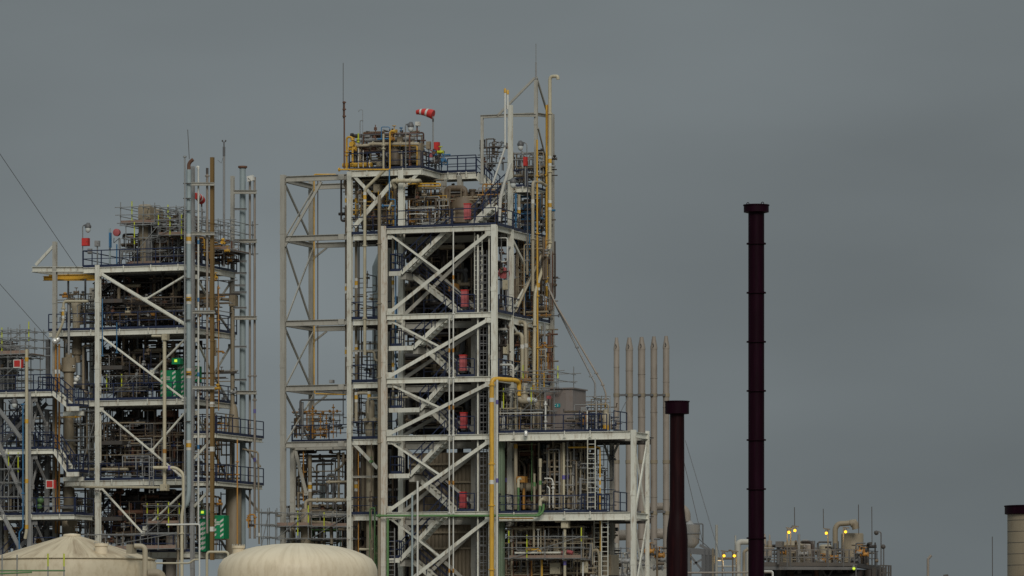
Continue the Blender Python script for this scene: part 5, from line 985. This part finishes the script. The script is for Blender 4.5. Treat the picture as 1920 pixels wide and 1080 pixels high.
bgpipe('lone beige vent pipe with bent tip near the right edge', 'cstack', 5, 330, '1740,1250 1740,1048 1742,1046 1746,1041', el=.1); bgpipe('dark pipe tips peeking at the bottom right', 'dsteel', 5, 330, '1769,1080 1778,1079')

clutter('row of slim beige and grey risers at the front of the annex lower deck', 1022, 1100, 832, 956, 1.0, 2.6, 30, 401, ('beige', 'tan', 'grey', 'brown', 'white'), .08, 8, 0, vert=.85)
clutter('slim brown and grey risers at the front of the annex upper deck', 940, 1030, 745, 804, 1.2, 3, 30, 402, ('beige', 'tan', 'grey', 'brown', 'black'), .07, 10, 0, vert=.7)
clutter('slim risers and small valves in front of the annex base', 950, 1120, 985, 1090, 1, 2.6, 60, 403, ('beige', 'tan', 'grey', 'brown', 'rust'), .07, 14, 0, vert=.75)
clutter('slim pipes low on the right flank behind the annex', 1040, 1148, 740, 804, 5.8, 8, 22, 404, ('grey', 'brown', 'tan'), .06, 8, 0, vert=.6)
# ---------------------------------------------------------------- left tower: ducts and pipes on its right flank
pipe('tall blue grey duct with rusty bent tip on the left tower', 'bgrey', 9.6, -1, '354,318 354,925 350,945 343,952', bands=((354, 448, -1), (354, 561, -1), (354, 700, -1), (354, 835, -1)))
pipe('rusty bent outlet of the blue grey duct', 'rust', 7, -1, '354,319 354,308 357,303 362,299')
pipe('thin grey pipe close to the blue grey duct', 'galv', 3, -1.3, '346.5,292 346.5,1030', flanges=((346.5, 294),)); solo('antenna', 'thin whip antenna leaning above the blue grey duct', 'antenna', MB().tube(pts('352,243 355,298', -1), .022, 5), 'dsteel')
pipe('white thin pipe with blue bands on the left tower', 'white', 3.6, -.8, '372,316 372,985', bands=((372, 454), (372, 562), (372, 702), (372, 838)), bcol=('blue',)); pipe('brown grey pipe with joints beside the ochre duct', 'cstack', 4.6, -.8, '388.5,322 388.5,1000', flanges=((388.5, 330), (388.5, 626), (388.5, 748), (388.5, 746)))
pipe('dark cap stub above the brown grey pipe', 'dsteel', 5, -.8, '388.5,315 388.5,326')
t = T('duct', 'tall square ochre brown duct on the left tower', 'duct'); c = L(398, 1050, -.7); zt = L(398, 295, -.7)[2]; t.add('duct_shaft', MB().box((c[0] - .11, -.81, c[2]), (c[0] + .11, -.59, zt)), 'ochre')
for y in (420, 560, 640, 700, 760, 880, 960): zz = L(398, y, -.7)[2]; t.add('duct_flange', MB().box((c[0] - .14, -.84, zz), (c[0] + .14, -.56, zz + .05)), 'ochre')
for y in (758, 842, 992): zz = L(398, y, -.7)[2]; t.add('marker_band', MB().box((c[0] - .115, -.815, zz - .15), (c[0] + .115, -.585, zz + .15)), 'white')
t.done()
pipe('beige square duct riser at the rear right of the left tower', 'tan', 8, 5.6, '436,575 436,800', bands=((436, 735, 5.6),), bcol=('white',)); jbox('beige box head of the rear duct riser', 429, 553, 441, 574, 5.4, 'tan', .5); vessel('wide beige foot of the rear duct riser', 'tan', 438, 5.6, [(812, 22), (785, 19), (765, 14), (758, 9)])
pipe('beige elbow running into the rear duct box', 'tan', 6, 5.8, '402,560 431,562'); vessel('fat beige cylinder low on the right flank of the left tower', 'tan', 438, 4.6, [(1040, 30), (912, 30), (908, 26)])
pipe('fat grey pipe with flat cap on the far right of the left tower', 'bgrey', 12, 6, '455,315 455,1060'); solo('pipe_collar', 'flat rusty collar on top of the fat grey pipe', 'collar', MB().lathe(L(455, 316, 6), [(0, .22), (.05, .3), (.16, .3), (.16, .2)], 16), 'rust')
pipe('thin brown pipe right of the fat grey pipe', 'cstack', 4.6, 6, '468.5,338 468.5,1010', flanges=((468.5, 705),)); pipe('rightmost thin brown pipe of the left tower', 'cstack', 4.6, 5.8, '477.5,332 477.5,1010', flanges=((477.5, 705), (477.5, 750)), bands=((477.5, 771, 5.8), (477.5, 862, 5.8)), bcol=('purple',)); pipe('small bent pipe far right low on the left tower', 'tan', 3.6, 5, '455,842 484,848 486,1020', flanges=((486, 875),), bands=((486, 1003, 5),), bcol=('white',)); 
solo('rag', 'pale cloth rag tied at the top of the thin brown pipes', 'cloth', MB().bar(L(464, 336, 5.6), L(476, 333, 5.6), .15, .35).bar(L(467, 331, 5.5), L(474, 338, 5.6), .12, .2), 'white')
solo('pipe', 'white curved tip on the thin white pipe', 'pipe', MB().tube(pts('372,318 372,312 369,314', -.8), .07), 'white')
t = T('weather_mast', 'tall anemometer mast on the left tower', 'mast'); t.add('mast_pole', MB().tube(pts('420,500 420,290', 4.2), .075, 8), 'grey'); t.add('mast_top', MB().tube(pts('420,291 420,266', 4.2), .05, 6).bar(L(417, 266, 4.2), L(423, 266, 4.2), .04, .04), 'dgrey')
for sx in (-3, 3): t.add('anemometer_cup', MB().ball(L(420 + sx, 264, 4.2), .06, 6), 'dsteel')
t.add('sensor', MB().lathe(L(420, 284, 4.2), [(-.3, .09), (.3, .09)], 8), 'dgrey'); t.add('stay_cable', MB().tube(pts('420,289 415,306 408,300', 4.2), .012, 4), 'dsteel'); t.done()
pipe('orange brown pole in front of the lower right balconies', 'orange', 2.6, -.6, '445,824 445,1028', flanges=((445, 866), (445, 890))); pipe('yellow brown line with valves on the upper right flank', 'orange', 2, 1.5, '410,535 410,770', flanges=((410, 540), (410, 600), (410, 728)))
pipe('tall beige pole pipe with box head in front of the left tower', 'beige2', 7, -.9, '308.5,636 308.5,910', bands=((308.5, 846, -.9),), bcol=('orange',)); jbox('beige box head of the tall pole pipe', 303, 626, 313, 638, -1.1, 'beige2', .4); pipe('short beige arm entering the pole box head', 'beige2', 5, -.9, '285,630 303,630'); jbox('beige box foot of the tall pole pipe', 300, 908, 313, 920, -1.1, 'beige2', .4)
pipe('long beige horizontal pipe under the fourth deck of the left tower', 'beige2', 4.6, -.9, '136,913 300,914'); pipe('beige pipe bending down beside the blue grey duct', 'beige2', 6.4, -1.3, '288,877 330,877 344,888 344,950 341,965 341,1110', flanges=((341, 1000),), bands=((318, 877, -1.3),), bcol=('purple',)); pipe('beige thin riser beside the bending pipe', 'tan', 5, -1, '334,985 334,1110')
pipe('beige thick horizontal pipe behind the fourth deck rail', 'beige', 6, .8, '155,880 240,880')
# left bays
pipe('beige hose pipe bending down at the left bay', 'beige2', 5.4, -.7, '165,565 119,565 119,592,-.7 118,605 104,637', bands=((118.5, 588, -.7),), flanges=((119, 578),)); pipe('grey downpipe beside the beige hose pipe', 'grey', 4.6, -.5, '129,570 129,665'); pipe('short white bend in the upper left bay', 'galv', 2, -.4, '168,570 145,572 145,595')
solo('hose_coupling', 'pale wrapped hose coupling at the end of the beige hose pipe', 'coupling', MB().ball(L(103, 640, -.7), .22, 8).ball(L(108, 637, -.6), .2, 8), 'foil'); solo('wrapped_valve', 'white wrapped valve behind the left bay rail', 'valve', MB().ball(L(143, 712, .2), .17, 8).ball(L(141, 719, .2), .13, 8).ball(L(146, 707, .2), .12, 8), 'white')
for x in (104.5, 111): pipe(('left' if x < 110 else 'right') + ' of the two orange brown vertical pipes at the left edge of the left tower', 'orange', 3.8, -.2, f'{x},645 {x},1000', bands=((x, 697, -.2),), bcol=('white',))
vessel('big two step beige filter vessel at the left edge of the left tower', 'tan', 129, .8, [(1080, 26), (955, 26), (950, 20), (802, 20), (796, 19), (700, 19), (697, 27), (671, 27), (670, 13), (662, 13)], extra=lambda t, c, pr: (t.add('manway', MB().lathe(L(134, 852, .2), [(-.25, .3), (0, .3)], 16, 'v'), 'tan'), t.add('manway', MB().lathe(L(137, 979, .1), [(-.25, .3), (0, .3)], 16, 'v'), 'tan'), t.add('side_stub', MB().lathe(L(113, 690, .8), [(0, .22), (.5, .22)], 14, 'u'), 'tan'), mark(t, 138, 687, .0, .1)))
vessel('beige stepped cylinder under the second deck of the left tower', 'tan', 144, 1.6, [(680, 13), (667, 13), (665, 19), (645, 19), (643, 16), (630, 16)]); vessel('beige flanged drum on the second deck of the left tower', 'beige', 143, 2.2, [(617, 14), (588, 14), (580, 17), (575, 19), (568, 20), (566, 16)])
pipe('beige U pipe right of the stepped cylinder', 'tan', 5.4, 1.4, '170,648 156,648 156,735 172,738'); pipe('white grey horizontal pipe at the third storey left', 'grey', 4.6, .2, '115,826 150,826'); pipe('pale grey lower horizontal pipe at the left bay', 'grey', 6, .2, '112,952 145,952'); pipe('short orange line on the small bracket', 'yellow', 1.8, .2, '112,782 152,782', flanges=((142, 782, .2, 'u'),)); pipe('beige vertical pipe left of the first column row', 'tan', 3.6, 1, '163,765 163,850')
for k, (x, y0, y1) in enumerate(((192, 560, 668), (219, 605, 662), (236, 558, 612))): pipe(('long thin blue hose line at the second deck', 'short thin blue line under the second deck', 'blue post on the second deck')[k], 'blue', 2, -.25 if k < 2 else 1.4, f'{x},{y0} {x},{y1}', flanges=((x, y1 - 1),))
# green shelter boxes
def shelter(label, x0, x1, y0, y1, v, lampx=None, lampy=None, lw=14, lh=13, sign=True):
    t = T('shelter', label, 'shelter', 'green safety shelters'); a, b = L(x0, y1, v), L(x1, y0, v); i = t.add('wall', MB().box((a[0], v, a[2]), (b[0], v + .8, b[2])), 'sgreen')
    for xs in (a[0] + .02, b[0] - .26):
        st_ = MB(); z_ = a[2] + .08
        while z_ < b[2] - .3: st_.hexa([(xs, v - .014, z_), (xs + .22, v - .014, z_ + .14), (xs + .22, v - .003, z_ + .14), (xs, v - .003, z_)] + [(xs, v - .014, z_ + .14), (xs + .22, v - .014, z_ + .28), (xs + .22, v - .003, z_ + .28), (xs, v - .003, z_ + .14)]); z_ += .31
        t.add('warning_stripes', st_, 'white', i)
    if sign:
        s_ = t.add('sign', MB().box(((a[0] + b[0]) / 2 - .3, v - .02, b[2] - .62), ((a[0] + b[0]) / 2 + .12, v - .003, b[2] - .4)), 'white', i)
        mb = MB(); 
        for q in range(5): mb.box(((a[0] + b[0]) / 2 - .26 + q * .08, v - .027, b[2] - .57), ((a[0] + b[0]) / 2 - .22 + q * .08, v - .021, b[2] - .45))
        t.add('lettering', mb, 'sgreen', s_)
    if lampx:
        a2, b2 = L(lampx - lw / 2, lampy + lh / 2, v + .2), L(lampx + lw / 2, lampy - lh / 2, v + .2); k = t.add('lamp_box', MB().box((a2[0], v + .2, a2[2]), (b2[0], v + .7, b2[2])), 'sgreen'); cc = (a2 + b2) / 2
        t.add('lamp_glass', MB().box((cc[0] - .1, v + .16, cc[2] - .06), (cc[0] + .08, v + .197, cc[2] + .1)), 'glamp', k)
    t.done()
shelter('large green striped safety shelter on the third deck of the left tower', 301, 330, 694, 751, .5, 330, 677, 16, 12); shelter('second green panel of the safety shelter with darker stripes', 333, 345, 684, 750, 1.4, sign=False); shelter('narrow green striped panel behind the blue grey duct', 363, 369, 686, 716, 2.4, sign=False)
shelter('lower green safety shelter at the bottom right of the left tower', 399, 420, 966, 1010, .6, 380, 961, 15, 10); shelter('narrow green striped panel left of the ochre duct', 375, 386, 972, 1034, 1.2, sign=False)
# top deck of the left tower
vessel('tall beige stepped stack head on the left tower top', 'tan', 272, 2.6, [(497, 20), (452, 20), (450, 26), (418, 26), (416, 27), (394, 27), (388, 26), (386, 26), (384, 22)], n=8)
jbox('beige box on top of the stack head', 259, 387, 281, 411, 2.2, 'tan', 1); vessel('second beige cylinder behind the stack head', 'tan', 296, 4.4, [(497, 22), (396, 22), (392, 12)]); vessel('black drum low on the left tower top deck', 'black', 280, 3.4, [(497, 52), (478, 52), (476, 40)])
scaffold('upper left tube scaffold with plank deck round the stack head', 226, 290, 386, 420, 1.4, 5, 3, 2, .35, (0,), 20, lime=.5, diag=False); scaffold('lower tube scaffold legs on the left tower top deck', 236, 300, 420, 497, 1, 5.4, 4, 3, .2, (0,), 21, lime=.4)
scaffold('right tube scaffold with plank deck on the left tower top', 297, 362, 410, 442, .6, 5, 3, 2, .3, (0,), 22); scaffold('high tube scaffold rails behind the stack head', 285, 345, 388, 412, 4, 7, 4, 2, .2, (), 23, lime=.3); scaffold('tube scaffold at the right end of the left tower top', 363, 432, 412, 470, 3, 6.6, 3, 3, .25, (0,), 24, lime=.2, diag=False); scaffold('small tube scaffold at the foot of the tank side of the top deck', 300, 350, 445, 495, 2, 5, 3, 3, .1, (), 25, lime=.6)
clutter('rusty brown pipework tangle on the left part of the left tower top', 240, 300, 440, 495, 3, 6.6, 44, 200, ('black', 'rust', 'brown', 'grey'), .09, 8, 1, 1); clutter('rusty brown pipework tangle on the middle of the left tower top', 296, 362, 402, 495, 2.4, 6.6, 84, 201, ('black', 'rust', 'brown', 'grey', 'dgrey'), .07, 18, 1, 1, pipes_thin=.8); clutter('golden and dark pipework at the right of the left tower top', 366, 432, 446, 496, 1.4, 6.4, 46, 202, ('black', 'brown', 'orange', 'rust', 'grey'), .06, 12, 1, 1)
floodlight('floodlight on a hooked pole at the left end of the left tower top', 155, 499, .1, 10, 422, 1); jbox('red alarm box on the floodlight pole of the left tower', 153, 446, 165, 461, -.1, 'red', .3, name='phone_box', cat='phone box'); jbox('grey box on a pole left of the blue cabinet', 177, 451, 185, 462, .3, 'grey', stand=498)
pipe('blue grey instrument pole on the left tower top', 'bgrey', 3.6, 1, '206,428 206,498'); jbox('blue instrument box on the blue grey pole', 204, 436, 207, 464, .7, 'blue', .2); solo('hose_reel', 'faded pink hose reel on the left tower top', 'hose reel', MB().lathe(L(219, 436, 1.4), [(-.12, .2), (-.1, .24), (.1, .24), (.12, .2)], 18, 'v'), 'pink'); pipe('curved grey conduit under the pink hose reel', 'dgrey', 1.6, 1.4, '214,446 213,456 224,446'); pipe('blue post beside the pink hose reel', 'blue', 2.6, 1.2, '219,458 219,498'); pipe('pale bracket post right of the pink hose reel', 'grey', 4, 1.6, '224,447 225,498')
pipe('yellow standpipe on the right part of the top deck', 'yellow', 3, 2, '383,448 383,480'); jbox('pale speaker box at the left end rail', 164, 466, 171, 476, .2, 'grey', .2)
# bay pipework
q4 = ('top', 'second', 'third', 'lowest')
for i, (y0, y1) in enumerate(((516, 612), (634, 746), (770, 894), (918, 1032))):
    clutter(f'dark pipework in the middle of the {q4[i]} storey of the left tower', 232, 352, y0, y1, 1.6, 6.6, (100, 56, 84, 84)[i], 210 + i, ('black', 'brown', 'tan', 'rust', 'dgrey', 'black') if i != 1 else ('black', 'brown', 'tan', 'dgrey'), .15, 16, 3, (4, 0, 3, 3)[i]); clutter(f'dark pipework round the inner stairs of the {q4[i]} storey of the left tower', 184, 250, y0 + (0 if i else 6), y1, 4.4, 6.8, (34, 18, 22, 22)[i], 220 + i, ('black', 'brown', 'black', 'navy'), .09, 8, 2, 1)
    clutter(f'grey and brown pipework in the left bay of the {q4[i]} storey of the left tower', 122 if i < 2 else 114, 182, y0 + (36 if i == 0 else 0), y1, 2.4, 6.4, (34, 16, 40, 40)[i], 230 + i, ('black', 'brown', 'grey', 'dgrey', 'tan'), .07, 10, 1, 1); clutter(f'dark pipework along the right flank of the {q4[i]} storey of the left tower', 366, 432, y0 + 6, y1 + 6, 2, 6.6, (24, 12, 40, 30)[i], 240 + i, ('grey', 'brown', 'dgrey', 'tan', 'orange'), .07, 8, 2, 0)
    if i != 1: vessel(f'black filler column added in the {q4[i]} storey of the left tower', 'black', 282, 4.6, [(y1 + 12, 24), (y0 - 2, 24), (y0 - 3, 12)]); vessel(f'second black filler column added in the {q4[i]} storey of the left tower', 'black', 322, 5.6, [(y1 + 12, 18), (y0, 18), (y0 - 1, 12)])  # black columns added so the storey interiors come out dark
for x, w_, v, m in ((237, 9, 4, 'brown'), (252, 6, 4.4, 'brown'), (263, 10, 5, 'black'), (275, 8, 5.2, 'dgrey'), (300, 9, 5.4, 'black')): pipe(f'tall ' + {237: 'brown pipe nearest the inner stairs', 252: 'slim brown pipe by the inner stairs', 263: 'black pipe in the middle', 275: 'dark grey pipe in the middle', 300: 'black pipe near the shelter'}[x] + ' in the second storey of the left tower', m, w_, v, f'{x},630 {x},748')
pipe('brown S bend pipe hanging in the second storey of the left tower', 'brown', 4, 3, '272,632 272,656 280,660 280,690'); pipe('long brown horizontal header in the second storey of the left tower', 'brown', 7, 3.4, '238,686 352,684'); vessel('brown block vessel on the third deck behind the rail', 'tan', 234, 3, [(748, 26), (701, 26), (699, 24)]); vessel('brown flanged vessel on the second deck of the left tower', 'brown', 290, 2.6, [(617, 10), (600, 18), (585, 20), (583, 20), (582, 12)])
jbox('orange hatch door on the brown flanged vessel', 276, 583, 289, 592, 1.2, 'orange', .2); jbox('beige duct box on the right flank of the top storey', 373, 551, 396, 575, 2.6, 'tan', .8); vessel('big black filler drum added in the third storey of the left tower', 'black', 300, 3.2, [(895, 40), (800, 40), (790, 20)]); vessel('big black filler drum added in the lowest storey of the left tower', 'black', 262, 3.4, [(1034, 50), (930, 50), (922, 26)]); vessel('white grey thick pipe column below the lowest deck', 'cstack', 321, 1, [(1110, 20), (1006, 20), (1000, 18)])  # the two black drums are added to block sky inside the tower
for k, (x, y) in enumerate(((122, 556), (136, 562), (143, 548), (203, 580), (240, 585), (398, 952), (412, 945), (466, 975), (472, 985), (418, 455), (426, 470), (404, 520), (408, 728))): solo('valve', ('yellow topped valve at the left edge of the upper left bay', 'small brown valve in the upper left bay', 'pinkish motor valve in the upper left bay', 'dark valve above the second deck rail', 'pale valve box above the second deck rail', 'orange valve at the lower shelter', 'second orange valve at the lower shelter', 'orange valve at the far lower right', 'black handwheel valve at the far lower right', 'golden valve at the right end of the top deck', 'second golden valve at the right end of the top deck', 'yellow valve cluster on the top storey flank', 'yellow valve at the second storey flank')[k], 'valve', valve_mb(L(x, y, -.1 if k != 5 else .4), .11, 'uv'[k % 2], k % 3 > 0), ('orange', 'brown', 'brown', 'black', 'beige', 'orange', 'orange', 'orange', 'black', 'yellow', 'yellow', 'yellow', 'yellow')[k])
t = T('access_frame', 'grey tube access frame with ladder before the fourth deck', 'frame'); t.add('frame', MB().bar(L(230, 855, -.6), L(281, 855, -.6), .05, .05).bar(L(230, 855, -.6), L(230, 876, -.6), .05, .05).bar(L(255, 855, -.6), L(255, 880, -.6), .05, .05).bar(L(230, 866, -.6), L(281, 866, -.6), .04, .04), 'grey'); ladder(t, 284, 855, 924, -.7, .28, 'grey'); t.done()
scaffold('tube scaffold with planks low in the left tower', 276, 336, 948, 1000, -.2, 1.4, 3, 3, .2, (1,), 30); scaffold('tube scaffold on the third deck of the left tower', 200, 256, 705, 748, .3, 2, 2, 2, .2, (), 31); scaffold('tube scaffold in the left bay of the third storey', 150, 184, 770, 890, .2, 1.6, 2, 5, .2, (), 32, lime=.2)
scaffold('low tube scaffold with planks behind the cone roofed tank', 165, 330, 1000, 1030, -1.4, .3, 5, 1, .1, (0,), 33, lime=.3); scaffold('tube scaffold strip left of the domed tank', 490, 505, 960, 1030, -1, 0, 1, 3, .3, (), 34)
pipe('yellow standing valve line at the far lower right', 'orange', 3.4, 3, '466,990 466,965 478,965 478,990', flanges=((466, 970), (478, 970)))
# ---------------------------------------------------------------- leftmost stair tower fittings
pipe('tall cream pipe with yellow bands in front of the left stair tower', 'beige2', 6.4, -3.6, '50,655 50,995 47,1010', bands=((50, 674, -3.6), (50, 790, -3.6), (50, 902, -3.6), (50, 988, -3.6)), bcol=('yellow',)); pipe('bright blue water line down the left stair tower', 'blue', 2.6, -3.8, '43,756 43,990 36,998 36,1040', flanges=((43, 758), (43, 925)))
for k, (x, y) in enumerate(((32, 682), (93, 908))):
    t = T('sign_board', ('red square sign board with white frame on the left scaffold', 'red square sign board with white frame below the left stairs')[k], 'sign'); a, b = L(x - 7, y + 8, -3.4), L(x + 7, y - 8, -3.4); t.add('panel', MB().box((a[0], -3.4, a[2]), (b[0], -3.3, b[2])), 'white'); t.add('red_face', MB().box((a[0] + .06, -3.42, a[2] + .08), (b[0] - .06, -3.402, b[2] - .05)), 'red'); t.add('side_edge', MB().box((b[0] + .002, -3.39, a[2]), (b[0] + .1, -3.2, b[2])), 'red'); t.done()
scaffold('tube scaffold on top of the left stair tower', -30, 54, 618, 665, -2.6, -.4, 5, 3, .5, (0,), 40, m='galv'); scaffold('tube scaffold below the left stair tower top', -20, 50, 668, 733, -2.6, -.6, 4, 3, .1, (), 41); scaffold('lime tube scaffold in the left edge of the view', -20, 34, 852, 958, -3.3, -2.5, 3, 4, .1, (), 42, lime=1.5)
clutter('dark pipework on top of the left stair tower', -30, 40, 640, 733, -2, 2, 30, 250, ('black', 'grey', 'brown', 'dgrey'), .09, 10, 2, 1); clutter('dark pipework behind the upper flight of the left stair tower', -30, 100, 755, 840, .2, 5, 30, 251, ('black', 'brown', 'dgrey'), .07, 6, 1); clutter('dark pipework behind the middle flight of the left stair tower', -30, 112, 855, 960, .2, 5, 66, 252, ('black', 'brown', 'black', 'dgrey'), .12, 10, 3, 2); clutter('dark pipework at the foot of the left stair tower', -30, 116, 975, 1060, .2, 6, 56, 253, ('black', 'brown', 'orange', 'dgrey', 'black'), .14, 10, 3, 2)
vessel('dark brown vessel behind the middle stairs at the left edge', 'brown', 26, 3, [(975, 20), (862, 20), (856, 10)]); pipe('beige thick pipe with violet band at the lower left edge', 'tan', 9, -1, '12,968 12,1060', bands=((12, 990, -1),), bcol=('purple',)); pipe('tan L pipe at the lower left edge', 'tan', 5, -1.2, '20,955 20,872 36,872'); vessel('beige vertical pipe vessel left of the filter vessel', 'beige', 101, 1.5, [(1060, 5), (770, 5)])
floodlight('floodlight hanging under the upper deck of the left stair tower', 26, 740, -3, 1, 751, 1); solo('life_buoy', 'green and white wrapped object behind the lower left rail', 'equipment', MB().ball(L(76, 938, -.6), .24, 8).ball(L(74, 950, -.6), .2, 8), 'green')

for i, (y0, y1) in enumerate(((516, 612), (634, 746), (770, 894), (918, 1032))):
    clutter(f'slim navy and brown pipes near the front of the {q4[i]} storey of the left tower', 190, 345 if i != 1 else 296, y0 + (40 if i == 0 else 20), y1, .6, 2, (40, 26, 36, 36)[i], 440 + i, ('navy', 'brown', 'tan', 'grey', 'black'), .06, 16, 0, vert=.65)
